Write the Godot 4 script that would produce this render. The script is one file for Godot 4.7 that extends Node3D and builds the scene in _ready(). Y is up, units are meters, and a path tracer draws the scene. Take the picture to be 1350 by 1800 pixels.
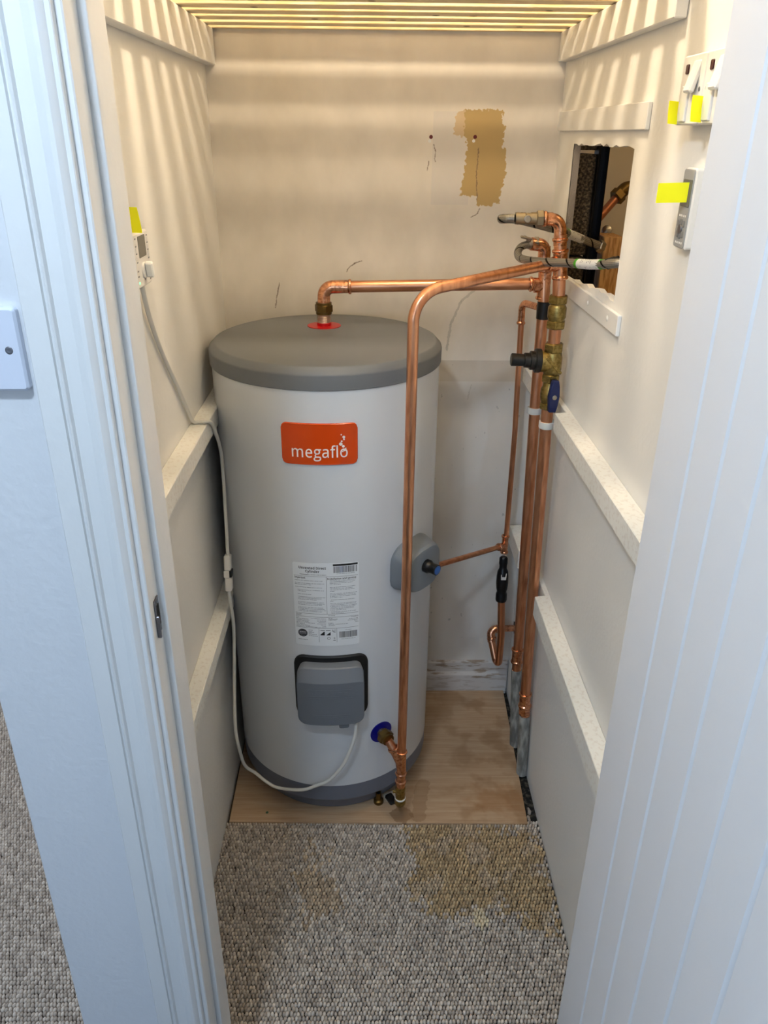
extends Node3D
# A hot-water cupboard seen through its open door. Units are metres, y is up, the camera looks towards -z.

var M := {}
var rng := RandomNumberGenerator.new()

# ------------------------------------------------------------------ mesh collector
class MB:
	var p := PackedVector3Array()
	var uv := PackedVector2Array()
	var warp = null

	func tri(a: Vector3, b: Vector3, c: Vector3, ua := Vector2.ZERO, ub := Vector2.ZERO, uc := Vector2.ZERO) -> void:  # counter-clockwise seen from outside
		if (b - a).cross(c - a).length_squared() < 1e-18:
			return
		p.append(a); p.append(b); p.append(c)
		uv.append(ua); uv.append(ub); uv.append(uc)

	func quad(a: Vector3, b: Vector3, c: Vector3, d: Vector3, ua := Vector2.ZERO, ub := Vector2.ZERO, uc := Vector2.ZERO, ud := Vector2.ZERO) -> void:
		tri(a, b, c, ua, ub, uc)
		tri(a, c, d, ua, uc, ud)

	# box between two corners with chamfered edges
	func box(lo: Vector3, hi: Vector3, ch := 0.0, xf := Transform3D.IDENTITY) -> void:
		var c := (lo + hi) / 2.0
		var h := (hi - lo) / 2.0
		ch = minf(ch, minf(h.x, minf(h.y, h.z)) * 0.95)
		var ax := [Vector3.RIGHT, Vector3.UP, Vector3.BACK]
		for i in 3:
			var j := (i + 1) % 3
			var k := (i + 2) % 3
			for s in [-1.0, 1.0]:
				var o: Vector3 = c + ax[i] * h[i] * s
				var u: Vector3 = ax[j] * (h[j] - ch)
				var v: Vector3 = ax[k] * (h[k] - ch)
				var q := [xf * (o - u - v), xf * (o + u - v), xf * (o + u + v), xf * (o - u + v)]
				if s > 0: quad(q[0], q[1], q[2], q[3])
				else: quad(q[3], q[2], q[1], q[0])
		if ch <= 0.0:
			return
		for i in 3:
			var j := (i + 1) % 3
			var k := (i + 2) % 3
			for sj in [-1.0, 1.0]:
				for sk in [-1.0, 1.0]:
					var w: Vector3 = ax[i] * (h[i] - ch)
					var a: Vector3 = c + ax[j] * h[j] * sj + ax[k] * (h[k] - ch) * sk
					var b: Vector3 = c + ax[j] * (h[j] - ch) * sj + ax[k] * h[k] * sk
					_edge(xf, a, b, w, c)
		for sx in [-1.0, 1.0]:
			for sy in [-1.0, 1.0]:
				for sz in [-1.0, 1.0]:
					var a := c + Vector3(h.x * sx, (h.y - ch) * sy, (h.z - ch) * sz)
					var b := c + Vector3((h.x - ch) * sx, h.y * sy, (h.z - ch) * sz)
					var d := c + Vector3((h.x - ch) * sx, (h.y - ch) * sy, h.z * sz)
					if sx * sy * sz > 0: tri(xf * a, xf * b, xf * d)
					else: tri(xf * a, xf * d, xf * b)

	func _edge(xf: Transform3D, a: Vector3, b: Vector3, w: Vector3, c: Vector3) -> void:
		var n := (a + w - (a - w)).cross(b - a)
		if n.dot((a + b) / 2.0 - c) > 0: quad(xf * (a - w), xf * (a + w), xf * (b + w), xf * (b - w))
		else: quad(xf * (b - w), xf * (b + w), xf * (a + w), xf * (a - w))

	# turned shape: profile of (radius, height) from bottom to top round the y axis of xf
	func lathe(xf: Transform3D, prof: Array, seg := 24, turn := 0.0) -> void:
		for i in prof.size() - 1:
			var a: Vector2 = prof[i]
			var b: Vector2 = prof[i + 1]
			for k in seg:
				var t0 := TAU * k / seg + turn
				var t1 := TAU * (k + 1) / seg + turn
				var d0 := Vector3(sin(t0), 0, cos(t0))
				var d1 := Vector3(sin(t1), 0, cos(t1))
				quad(xf * (d0 * a.x + Vector3.UP * a.y), xf * (d1 * a.x + Vector3.UP * a.y), xf * (d1 * b.x + Vector3.UP * b.y), xf * (d0 * b.x + Vector3.UP * b.y))

	static func aim(at: Vector3, dir: Vector3) -> Transform3D:  # y axis along dir
		var y := dir.normalized()
		var x := y.cross(Vector3.BACK if absf(y.z) < 0.9 else Vector3.RIGHT).normalized()
		return Transform3D(Basis(x, y, x.cross(y)), at)

	func rod(a: Vector3, b: Vector3, r: float, seg := 20) -> void:
		lathe(aim(a, b - a), [Vector2(0, 0), Vector2(r, 0), Vector2(r, a.distance_to(b)), Vector2(0, a.distance_to(b))], seg)

	func turned(a: Vector3, dir: Vector3, prof: Array, seg := 24, turn := 0.0) -> void:
		lathe(aim(a, dir), prof, seg, turn)

	func tube(path: Array, r: float, seg := 16, uvlen := 1.0) -> void:
		var n := path.size()
		var x := Vector3.ZERO
		var rings := []
		var len := 0.0
		var lens := []
		for i in n:
			var d: Vector3 = (path[mini(i + 1, n - 1)] - path[maxi(i - 1, 0)]).normalized()
			if i == 0:
				x = d.cross(Vector3.UP if absf(d.y) < 0.9 else Vector3.RIGHT).normalized()
			else:
				x = (x - d * x.dot(d)).normalized()
				len += path[i].distance_to(path[i - 1])
			var y := d.cross(x)
			var ring := PackedVector3Array()
			for k in seg:
				var t := TAU * k / seg
				ring.append(path[i] + (x * cos(t) + y * sin(t)) * r)
			rings.append(ring)
			lens.append(len / uvlen)
		for i in n - 1:
			for k in seg:
				var k1 := (k + 1) % seg
				var u0 := float(k) / seg
				var u1 := float(k + 1) / seg
				quad(rings[i][k], rings[i][k1], rings[i + 1][k1], rings[i + 1][k], Vector2(u0, lens[i]), Vector2(u1, lens[i]), Vector2(u1, lens[i + 1]), Vector2(u0, lens[i + 1]))
		for k in seg:
			var k1 := (k + 1) % seg
			tri(path[0], rings[0][k1], rings[0][k])
			tri(path[n - 1], rings[n - 1][k], rings[n - 1][k1])

	# polygon in the xy plane of xf (counter-clockwise), from z = 0 to z = d, the front edge bevelled
	func extrude(xf: Transform3D, poly: PackedVector2Array, d: float, bevel := 0.0) -> void:
		var front := poly
		if bevel > 0.0:
			var o := Geometry2D.offset_polygon(poly, -bevel, Geometry2D.JOIN_MITER)
			if o.size() == 1 and o[0].size() == poly.size():
				front = o[0]
				var best := 0
				for i in front.size():
					if front[i].distance_to(poly[0]) < front[best].distance_to(poly[0]): best = i
				var turned_front := PackedVector2Array()
				for i in front.size(): turned_front.append(front[(best + i) % front.size()])
				front = turned_front
				if front.size() > 2 and front[1].distance_to(poly[1]) > front[front.size() - 1].distance_to(poly[1]):
					var rev := PackedVector2Array([front[0]])
					for i in range(front.size() - 1, 0, -1): rev.append(front[i])
					front = rev
			else:
				bevel = 0.0
		var n := poly.size()
		var v := func(q: Vector2, z: float) -> Vector3: return xf * Vector3(q.x, q.y, z)
		for i in n:
			var j := (i + 1) % n
			quad(v.call(poly[i], 0.0), v.call(poly[j], 0.0), v.call(poly[j], d - bevel), v.call(poly[i], d - bevel))
			if bevel > 0.0:
				quad(v.call(poly[i], d - bevel), v.call(poly[j], d - bevel), v.call(front[j], d), v.call(front[i], d))
		var tr := Geometry2D.triangulate_polygon(front)
		for i in range(0, tr.size(), 3):
			var a := front[tr[i]]
			var b := front[tr[i + 1]]
			var c := front[tr[i + 2]]
			if (b - a).cross(c - a) < 0:
				var s := b; b = c; c = s
			tri(v.call(a, d), v.call(b, d), v.call(c, d))
		tr = Geometry2D.triangulate_polygon(poly)
		for i in range(0, tr.size(), 3):
			var a := poly[tr[i]]
			var b := poly[tr[i + 1]]
			var c := poly[tr[i + 2]]
			if (b - a).cross(c - a) < 0:
				var s := b; b = c; c = s
			tri(v.call(a, 0.0), v.call(c, 0.0), v.call(b, 0.0))

	# rounded rectangles [w, h, top corner radius, bottom corner radius, centre y, z] lofted one onto the next, the last one capped; bent by warp
	func loft(layers: Array, cols := 20) -> void:
		var tops := []
		var bots := []
		for l in layers:
			var t := PackedVector3Array()
			var b := PackedVector3Array()
			for i in cols + 1:
				var s := -cos(PI * i / cols)            # denser at the ends
				s = lerpf(s, -1.0 + 2.0 * i / cols, 0.35)
				var x: float = s * l[0] / 2.0
				var e: float = l[0] / 2.0 - absf(x)
				var dt: float = l[2] - sqrt(maxf(0.0, l[2] * l[2] - pow(maxf(0.0, l[2] - e), 2)))
				var db: float = l[3] - sqrt(maxf(0.0, l[3] * l[3] - pow(maxf(0.0, l[3] - e), 2)))
				t.append(Vector3(x, l[4] + l[1] / 2.0 - dt, l[5]))
				b.append(Vector3(x, l[4] - l[1] / 2.0 + db, l[5]))
			tops.append(t); bots.append(b)
		for k in layers.size() - 1:
			for i in cols:
				quad(tops[k][i + 1], tops[k][i], tops[k + 1][i], tops[k + 1][i + 1])
				quad(bots[k][i], bots[k][i + 1], bots[k + 1][i + 1], bots[k + 1][i])
			quad(tops[k][0], bots[k][0], bots[k + 1][0], tops[k + 1][0])
			quad(bots[k][cols], tops[k][cols], tops[k + 1][cols], bots[k + 1][cols])
		var q := layers.size() - 1
		var l: Array = layers[q]
		var f := func(a: Vector3) -> Vector2: return Vector2(a.x / l[0] + 0.5, 0.5 - (a.y - l[4]) / l[1])
		for i in cols:
			var a: Vector3 = bots[q][i]
			var b: Vector3 = bots[q][i + 1]
			var c: Vector3 = tops[q][i + 1]
			var d: Vector3 = tops[q][i]
			quad(a, b, c, d, f.call(a), f.call(b), f.call(c), f.call(d))

	func add(m: Mesh, xf := Transform3D.IDENTITY) -> void:  # triangles of a ready mesh
		for s in m.get_surface_count():
			var arr := m.surface_get_arrays(s)
			var vs: PackedVector3Array = arr[Mesh.ARRAY_VERTEX]
			var ix: PackedInt32Array = arr[Mesh.ARRAY_INDEX] if arr[Mesh.ARRAY_INDEX] else PackedInt32Array(range(vs.size()))
			for i in range(0, ix.size(), 3):
				tri(xf * vs[ix[i]], xf * vs[ix[i + 2]], xf * vs[ix[i + 1]])

	func done(origin := Vector3.ZERO, crease := 38.0) -> ArrayMesh:
		if warp != null:
			for i in p.size(): p[i] = warp.call(p[i])
		var n := p.size()
		var fn := PackedVector3Array()
		var fu := PackedVector3Array()
		var at := {}
		for i in range(0, n, 3):
			var c := (p[i + 1] - p[i]).cross(p[i + 2] - p[i])
			fn.append(c); fu.append(c.normalized())
			for k in 3:
				var key := Vector3i((p[i + k] * 50000.0).round())
				if at.has(key): at[key].append(i / 3)
				else: at[key] = [i / 3]
		var cosc := cos(deg_to_rad(crease))
		var st := SurfaceTool.new()
		st.begin(Mesh.PRIMITIVE_TRIANGLES)
		for i in range(0, n, 3):
			for k in [0, 2, 1]:
				var u := fu[i / 3]
				var s := Vector3.ZERO
				for f in at[Vector3i((p[i + k] * 50000.0).round())]:
					if fu[f].dot(u) > cosc: s += fn[f]
				st.set_normal(s.normalized() if s.length_squared() > 1e-24 else u)
				st.set_uv(uv[i + k])
				st.add_vertex(p[i + k] - origin)
		st.index()
		return st.commit()

# ------------------------------------------------------------------ naming and tagging
func numbered(called: String, parent: Node) -> String:
	if not parent.has_node(called): return called
	var k := 1
	while parent.has_node("%s_%03d" % [called, k]): k += 1
	return "%s_%03d" % [called, k]

func put(o: Node3D, called: String, parent: Node) -> void:
	o.name = numbered(called, parent)
	parent.add_child(o, true)

func tag(o: Node3D, label: String, category: String, group := "") -> Node3D:
	o.set_meta("label", label)
	o.set_meta("category", category)
	if group == "": group = {"copper pipe": "copper pipes of the cupboard", "batten": "battens along the side walls", "sticky note": "yellow sticky flags", "hose": "braided flexible hoses", "block": "concrete blocks inside the hole", "pipe clip": "plastic pipe clips", "wall plug": "red wall plugs in the back wall", "debris": "plaster crumbs in the floor gap", "shelf bearer": "boards carrying the shelf", "cable": "white cables"}.get(category, "")
	if group: o.set_meta("group", group)
	return o

func thing(called: String, at: Vector3, label: String, category: String, group := "") -> Node3D:
	var o := Node3D.new()
	put(o, called, self)
	o.position = at
	return tag(o, label, category, group)

func origin_of(parent: Node) -> Vector3:
	var o := Vector3.ZERO
	while parent != self:
		o += parent.position
		parent = parent.get_parent()
	return o

func part(parent: Node, called: String, b: MB, m: Material, label := "", crease := 38.0) -> MeshInstance3D:
	var o := MeshInstance3D.new()
	o.mesh = b.done(origin_of(parent), crease)
	o.mesh.surface_set_material(0, m)
	put(o, called, parent)
	if label: o.set_meta("label", label)
	return o

func single(called: String, b: MB, m: Material, label: String, category: String, group := "", crease := 38.0) -> MeshInstance3D:
	if b.warp != null:
		for i in b.p.size(): b.p[i] = b.warp.call(b.p[i])
		b.warp = null
	var box := AABB(b.p[0], Vector3.ZERO)
	for v in b.p: box = box.expand(v)
	var at := box.position + Vector3(box.size.x / 2, 0, box.size.z / 2)
	var o := MeshInstance3D.new()
	o.mesh = b.done(at, crease)
	o.mesh.surface_set_material(0, m)
	o.position = at
	put(o, called, self)
	tag(o, label, category, group)
	return o

func struct(called: String, b: MB, m: Material, parent: Node = self, crease := 38.0) -> MeshInstance3D:
	var o := part(parent, called, b, m, "", crease)
	if parent == self: o.set_meta("kind", "structure")
	return o

func vbox(lo: Vector3, hi: Vector3, ch := 0.0) -> MB:
	var b := MB.new()
	b.box(lo, hi, ch)
	return b

# ------------------------------------------------------------------ shape helpers
func fillet(pts: Array, r: float, n := 7) -> Array:
	var out := [pts[0]]
	for i in range(1, pts.size() - 1):
		var a: Vector3 = (pts[i - 1] - pts[i])
		var c: Vector3 = (pts[i + 1] - pts[i])
		var ang := a.angle_to(c)
		if ang > 3.05:
			out.append(pts[i]); continue
		var d := minf(r / tan(ang / 2.0), minf(a.length(), c.length()) * 0.49)
		var p0: Vector3 = pts[i] + a.normalized() * d
		var p1: Vector3 = pts[i] + c.normalized() * d
		var rr := d * tan(ang / 2.0)
		var ctr: Vector3 = pts[i] + (a.normalized() + c.normalized()).normalized() * (rr / sin(ang / 2.0))
		for k in n + 1:
			out.append(ctr + (p0 - ctr).slerp(p1 - ctr, float(k) / n))
	out.append(pts[pts.size() - 1])
	return out

func curve(pts: Array, per := 6) -> Array:  # smooth line through points
	var out := []
	for i in pts.size() - 1:
		var a: Vector3 = pts[maxi(i - 1, 0)]
		var b: Vector3 = pts[i]
		var c: Vector3 = pts[i + 1]
		var d: Vector3 = pts[mini(i + 2, pts.size() - 1)]
		for k in per: out.append(b.cubic_interpolate(c, a, d, float(k) / per))
	out.append(pts[pts.size() - 1])
	return out

func rrect(w: float, h: float, r: float, n := 5) -> PackedVector2Array:
	var out := PackedVector2Array()
	for q in 4:
		var c := Vector2((w / 2 - r) * [1, -1, -1, 1][q], (h / 2 - r) * [1, 1, -1, -1][q])
		for k in n + 1:
			out.append(c + Vector2.from_angle(PI / 2 * (q + float(k) / n)) * r)
	return out

func disc(r: float, n := 24) -> PackedVector2Array:
	var out := PackedVector2Array()
	for k in n: out.append(Vector2.from_angle(TAU * k / n) * r)
	return out

# a press-fit socket: sleeve of length l from p along dir with a bead at its mouth
func socket(b: MB, p: Vector3, dir: Vector3, l: float, r: float) -> void:
	b.turned(p, dir, [Vector2(0, 0), Vector2(r + .0014, 0), Vector2(r + .0014, l - .0085), Vector2(r + .0034, l - .0065), Vector2(r + .0042, l - .004), Vector2(r + .0034, l - .0012), Vector2(r + .0012, l), Vector2(r - .001, l)], 24)

func hexnut(b: MB, p: Vector3, dir: Vector3, r: float, l: float) -> void:
	b.turned(p, dir, [Vector2(0, 0), Vector2(r * .84, 0), Vector2(r, l * .12), Vector2(r, l * .88), Vector2(r * .84, l), Vector2(0, l)], 6, 0.3)

func words(text: String, size: float, bold := false, depth := .0006) -> TextMesh:
	var f := SystemFont.new()
	f.font_names = PackedStringArray(["Droid Sans"])
	if bold: f.font_weight = 700
	var t := TextMesh.new()
	t.font = f
	t.text = text
	t.font_size = 64
	t.pixel_size = size / 64.0
	t.depth = depth
	t.curve_step = 1.5
	t.horizontal_alignment = HORIZONTAL_ALIGNMENT_LEFT
	return t

func text_box(m: Mesh) -> AABB: return m.get_aabb()

# ------------------------------------------------------------------ materials
func mat(c: Color, rough := .6, metal := 0.0) -> StandardMaterial3D:
	var m := StandardMaterial3D.new()
	m.albedo_color = c
	m.roughness = rough
	m.metallic = metal
	return m

func noise(freq: float, seed_: int, oct := 3) -> FastNoiseLite:
	var f := FastNoiseLite.new()
	f.seed = seed_
	f.noise_type = FastNoiseLite.TYPE_SIMPLEX_SMOOTH
	f.frequency = freq
	f.fractal_octaves = oct
	return f

# colour texture from a seamless noise: values of noise run from colour a to colour b
func noise_tex(a: Color, b: Color, freq: float, seed_: int, oct := 4, low := 0.0, high := 1.0, n := 256) -> ImageTexture:
	var im := noise(freq, seed_, oct).get_seamless_image(n, n)
	var out := Image.create(n, n, true, Image.FORMAT_RGB8)
	for y in n:
		for x in n:
			out.set_pixel(x, y, a.lerp(b, clampf((im.get_pixel(x, y).r - low) / (high - low), 0, 1)))
	return ImageTexture.create_from_image(out)

func bump_tex(freq: float, seed_: int, strength: float, n := 256) -> ImageTexture:
	var im := noise(freq, seed_, 4).get_seamless_image(n, n)
	im.convert(Image.FORMAT_RGBA8)
	im.bump_map_to_normal_map(strength)
	return ImageTexture.create_from_image(im)

func planar(m: StandardMaterial3D, scale: Vector3) -> StandardMaterial3D:
	m.uv1_triplanar = true
	m.uv1_world_triplanar = true
	m.uv1_scale = scale
	return m

func make_materials() -> void:
	var roller := bump_tex(.045, 3, 2.0)
	var paint := func(c: Color, rough: float, ns: float) -> StandardMaterial3D:
		var m := planar(mat(c, rough), Vector3(5, 5, 5))
		m.normal_enabled = true
		m.normal_texture = roller
		m.normal_scale = ns
		return m
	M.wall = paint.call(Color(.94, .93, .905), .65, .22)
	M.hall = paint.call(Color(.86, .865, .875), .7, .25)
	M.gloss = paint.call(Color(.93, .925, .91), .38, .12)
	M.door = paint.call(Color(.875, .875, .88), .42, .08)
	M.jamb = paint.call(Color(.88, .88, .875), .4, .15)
	M.plain = mat(Color(.92, .92, .9), .7)
	M.rail = planar(mat(Color.WHITE, .55), Vector3(9, 9, 9))
	M.rail.albedo_texture = noise_tex(Color(.90, .88, .84), Color(.94, .93, .9), .03, 12, 5, .2, .4)
	M.rail.normal_enabled = true; M.rail.normal_texture = roller; M.rail.normal_scale = .3
	# copper with long dark streaks
	M.copper = planar(mat(Color.WHITE, .3, 1.0), Vector3(14, 1.6, 14))
	M.copper.albedo_texture = noise_tex(Color(.75, .51, .375), Color(.89, .655, .51), .02, 5, 4, .15, .6)
	M.copper_across = M.copper.duplicate()
	M.copper_across.uv1_scale = Vector3(1.6, 14, 14)
	M.fitting = planar(mat(Color.WHITE, .22, 1.0), Vector3(16, 16, 16))
	M.fitting.albedo_texture = noise_tex(Color(.70, .455, .33), Color(.92, .68, .53), .02, 8, 3, .2, .6)
	M.old_copper = mat(Color(.72, .47, .34), .45, .8)
	M.brass = planar(mat(Color.WHITE, .36, 1.0), Vector3(20, 20, 20))
	M.brass.albedo_texture = noise_tex(Color(.50, .43, .24), Color(.66, .575, .35), .02, 9, 3, .2, .7)
	M.dark_brass = mat(Color(.45, .36, .2), .4, 1.0)
	M.steel = mat(Color(.66, .63, .58), .32, 1.0)
	M.nickel = mat(Color(.62, .57, .48), .38, 1.0)
	M.zinc = planar(mat(Color.WHITE, .6, .1), Vector3(10, 2.5, 10))
	M.zinc.albedo_texture = noise_tex(Color(.42, .42, .40), Color(.72, .72, .69), .02, 15, 4, .3, .85)
	M.black = mat(Color(.022, .022, .025), .38)
	M.rubber = mat(Color(.03, .032, .036), .55)
	M.cyl = mat(Color(.84, .85, .86), .27)
	M.cyl.clearcoat_enabled = true; M.cyl.clearcoat = .3; M.cyl.clearcoat_roughness = .25
	M.lid = planar(mat(Color(.43, .44, .45), .5), Vector3(30, 30, 30))
	M.lid.normal_enabled = true; M.lid.normal_texture = bump_tex(.08, 31, 2.0); M.lid.normal_scale = .12
	M.base = mat(Color(.43, .445, .49), .5)
	M.cover = mat(Color(.43, .45, .48), .48)
	M.housing = mat(Color(.47, .49, .51), .5)
	M.red = mat(Color(.72, .03, .05), .35)
	M.blue = mat(Color(.02, .04, .5), .35)
	M.handle = mat(Color(.05, .11, .3), .45)
	M.cap = mat(Color(.1, .32, .6), .35)
	M.orange = mat(Color(.82, .27, .01), .22)
	M.white = mat(Color(.95, .95, .93), .4)
	M.print = mat(Color(.97, .93, .9), .4)
	M.ink = mat(Color(.06, .06, .07), .6)
	M.plastic = mat(Color(.9, .885, .86), .38)
	M.plate = mat(Color(.83, .85, .9), .35)
	M.cable = mat(Color(.87, .86, .83), .45)
	M.grey_face = mat(Color(.6, .6, .59), .45)
	M.grey_button = mat(Color(.47, .47, .465), .45)
	M.screen = mat(Color(.4, .4, .37), .25)
	M.neon = mat(Color(.22, .01, .04), .2)
	M.note = mat(Color(1, .99, .03), .7)
	M.note.backlight_enabled = true; M.note.backlight = Color(.5, .5, 0)
	M.led = mat(Color(.5, 1, .7), .4)
	M.led.emission_enabled = true; M.led.emission = Color(.5, 1, .7); M.led.emission_energy_multiplier = 1.5
	M.screw = mat(Color(.5, .5, .52), .35, 1.0)
	M.hole = mat(Color(.04, .035, .03), .9)
	M.plug = mat(Color(.4, .05, .04), .5)
	M.lcd_green = mat(Color(.3, .75, .15), .5)
	M.pine = planar(mat(Color.WHITE, .5), Vector3(1.2, 14, 14))
	M.pine.albedo_texture = noise_tex(Color(.91, .79, .57), Color(.98, .90, .73), .03, 21, 4, .25, .6)
	M.knot = mat(Color(.25, .12, .05), .6)
	M.board_back = mat(Color(.2, .18, .16), .95)
	M.offcut = planar(mat(Color.WHITE, .65), Vector3(14, 2, 14))
	M.offcut.albedo_texture = noise_tex(Color(.7, .5, .28), Color(.85, .66, .42), .03, 22, 4, .25, .6)
	M.block = planar(mat(Color.WHITE, .95), Vector3(9, 9, 9))
	M.block.albedo_texture = noise_tex(Color(.2, .17, .125), Color(.46, .40, .31), .05, 25, 5, .3, .8)
	M.block.normal_enabled = true; M.block.normal_texture = bump_tex(.08, 26, 6.0)
	M.plaster = planar(mat(Color(.6, .57, .54), .95), Vector3(20, 20, 20))
	M.plaster.normal_enabled = true; M.plaster.normal_texture = bump_tex(.06, 27, 6.0)
	M.metal_black = mat(Color(.03, .03, .04), .35, .3)
	M.cavity = mat(Color(.88, .82, .69), .8)
	M.shaded_screed = planar(mat(Color.WHITE, .95), Vector3(6, 6, 6))
	M.shaded_screed.albedo_texture = noise_tex(Color(.05, .045, .04), Color(.3, .28, .24), .04, 28, 4, .35, .8)
	M.carpet_back = mat(Color(.27, .245, .22), 1.0)
	M.clear = mat(Color(.85, .85, .83), .3)
	M.clear.subsurf_scatter_enabled = true; M.clear.subsurf_scatter_strength = .1
	# braided hose: steel mesh with a black spiral tracer
	var im := Image.create(64, 128, true, Image.FORMAT_RGB8)
	for y in 128:
		for x in 64:
			var w := .5 + .5 * sin((x + y) * TAU / 8.0) * sin((x - y) * TAU / 8.0)
			var c := Color(.4, .39, .37).lerp(Color(.72, .71, .68), w)
			if posmod(x - y / 2, 64) < 6: c = Color(.03, .03, .03)
			im.set_pixel(x, y, c)
	M.braid = mat(Color.WHITE, .4, .75)
	M.braid.albedo_texture = ImageTexture.create_from_image(im)
	# small print wrapped round the hose
	im = Image.create(64, 64, true, Image.FORMAT_RGB8)
	im.fill(Color(.9, .9, .88))
	for k in 90:
		im.fill_rect(Rect2i(rng.randi_range(2, 60), rng.randi_range(4, 15) * 4, rng.randi_range(1, 4), 1), Color(.35, .36, .4))
	for y in 64:
		if y < 6 or y > 57: im.fill_rect(Rect2i(0, y, 64, 1), Color(.28, .62, .14))
	M.sleeve = mat(Color.WHITE, .5)
	M.sleeve.albedo_texture = ImageTexture.create_from_image(im)
	M.back_wall = mat(Color.WHITE, .65)
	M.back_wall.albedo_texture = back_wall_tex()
	M.back_wall.normal_enabled = true; M.back_wall.normal_texture = bump_tex(.02, 3, 2.0); M.back_wall.normal_scale = .1
	M.ply = mat(Color(.97, .97, .98), .55)
	M.ply.albedo_texture = ply_tex()
	M.label = mat(Color.WHITE, .45)
	M.label.albedo_texture = label_tex()
	M.skirting = mat(Color.WHITE, .6)
	M.skirting.albedo_texture = skirting_tex()

func near_line(q: Vector2, a: Vector2, b: Vector2) -> float:
	return q.distance_to(Geometry2D.get_closest_point_to_segment(q, a, b))

# paint on the back wall: x from -0.392 to 0.46, y from 0 to 2.0
func back_wall_tex() -> ImageTexture:
	var w := 720
	var h := 1680
	var im := Image.create(w, h, true, Image.FORMAT_RGB8)
	var n1 := noise(.012, 41, 4)
	var n2 := noise(.09, 42, 3)
	var patch := PackedVector2Array([Vector2(.224, 1.745), Vector2(.318, 1.745), Vector2(.319, 1.715), Vector2(.327, 1.71), Vector2(.323, 1.665), Vector2(.332, 1.655), Vector2(.334, 1.60), Vector2(.330, 1.575), Vector2(.324, 1.57), Vector2(.324, 1.535), Vector2(.31, 1.533), Vector2(.305, 1.525), Vector2(.268, 1.53), Vector2(.268, 1.55), Vector2(.222, 1.553), Vector2(.230, 1.60), Vector2(.236, 1.672), Vector2(.228, 1.685), Vector2(.20, 1.69), Vector2(.205, 1.735)])
	var scuffs := [
		[Vector2(-.062, 1.372), Vector2(-.045, 1.385)], [Vector2(-.045, 1.385), Vector2(-.025, 1.392)], [Vector2(-.062, 1.372), Vector2(-.064, 1.364)],
		[Vector2(-.242, 1.335), Vector2(-.25, 1.30)], [Vector2(-.25, 1.30), Vector2(-.256, 1.27)],
		[Vector2(.152, 1.668), Vector2(.157, 1.655)], [Vector2(.157, 1.655), Vector2(.157, 1.63)], [Vector2(.142, 1.63), Vector2(.138, 1.61)],
		[Vector2(.255, 1.5), Vector2(.27, 1.51)], [Vector2(.27, 1.51), Vector2(.276, 1.522)], [Vector2(.264, 1.66), Vector2(.262, 1.6)], [Vector2(.262, 1.6), Vector2(.267, 1.54)],
		[Vector2(.272, 1.02), Vector2(.28, 1.06)], [Vector2(.215, 1.23), Vector2(.24, 1.29)], [Vector2(.24, 1.29), Vector2(.28, 1.325)], [Vector2(.207, 1.16), Vector2(.215, 1.23)]]
	for y in h:
		var wy := 2.0 - (y + .5) * 2.0 / h
		for x in w:
			var wx := -.392 + (x + .5) * .852 / w
			var q := Vector2(wx, wy)
			var v := n1.get_noise_2d(x, y * .6) * .035
			var c := Color(.915 + v, .885 + v, .835 + v)
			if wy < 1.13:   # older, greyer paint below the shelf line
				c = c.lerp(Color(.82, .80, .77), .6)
				if wy > 1.07: c = c.lerp(Color(.76, .71, .63), .4)  # shadow of the lid, painted in as a browner band
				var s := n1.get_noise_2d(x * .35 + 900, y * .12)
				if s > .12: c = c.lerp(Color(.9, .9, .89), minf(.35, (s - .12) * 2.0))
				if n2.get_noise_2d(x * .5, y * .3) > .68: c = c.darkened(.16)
			var e := q + Vector2(n2.get_noise_2d(x, y), n2.get_noise_2d(x + 500, y)) * .006
			if wy > 1.5 and wy < 1.77 and wx > .15 and Geometry2D.is_point_in_polygon(e, patch):
				c = Color(.76, .65, .43) if e.x > .226 else Color(.84, .75, .6)
			elif wy > 1.53 and wy < 1.74 and wx > .15 and wx < .245:
				c = c.lerp(Color(.86, .84, .82), .45)
			for l in scuffs:
				if absf(wx - l[0].x) < .05 and absf(wy - l[0].y) < .07 and near_line(q + (e - q) * .35, l[0], l[1]) < (.0032 if wy > 1.15 and wx > .2 and wy < 1.34 else .0011):
					c = c.lerp(Color(.42, .35, .28) if wy > 1.335 or wx < 0 else Color(.72, .70, .65), .6)
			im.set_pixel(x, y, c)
	return ImageTexture.create_from_image(im)

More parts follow.
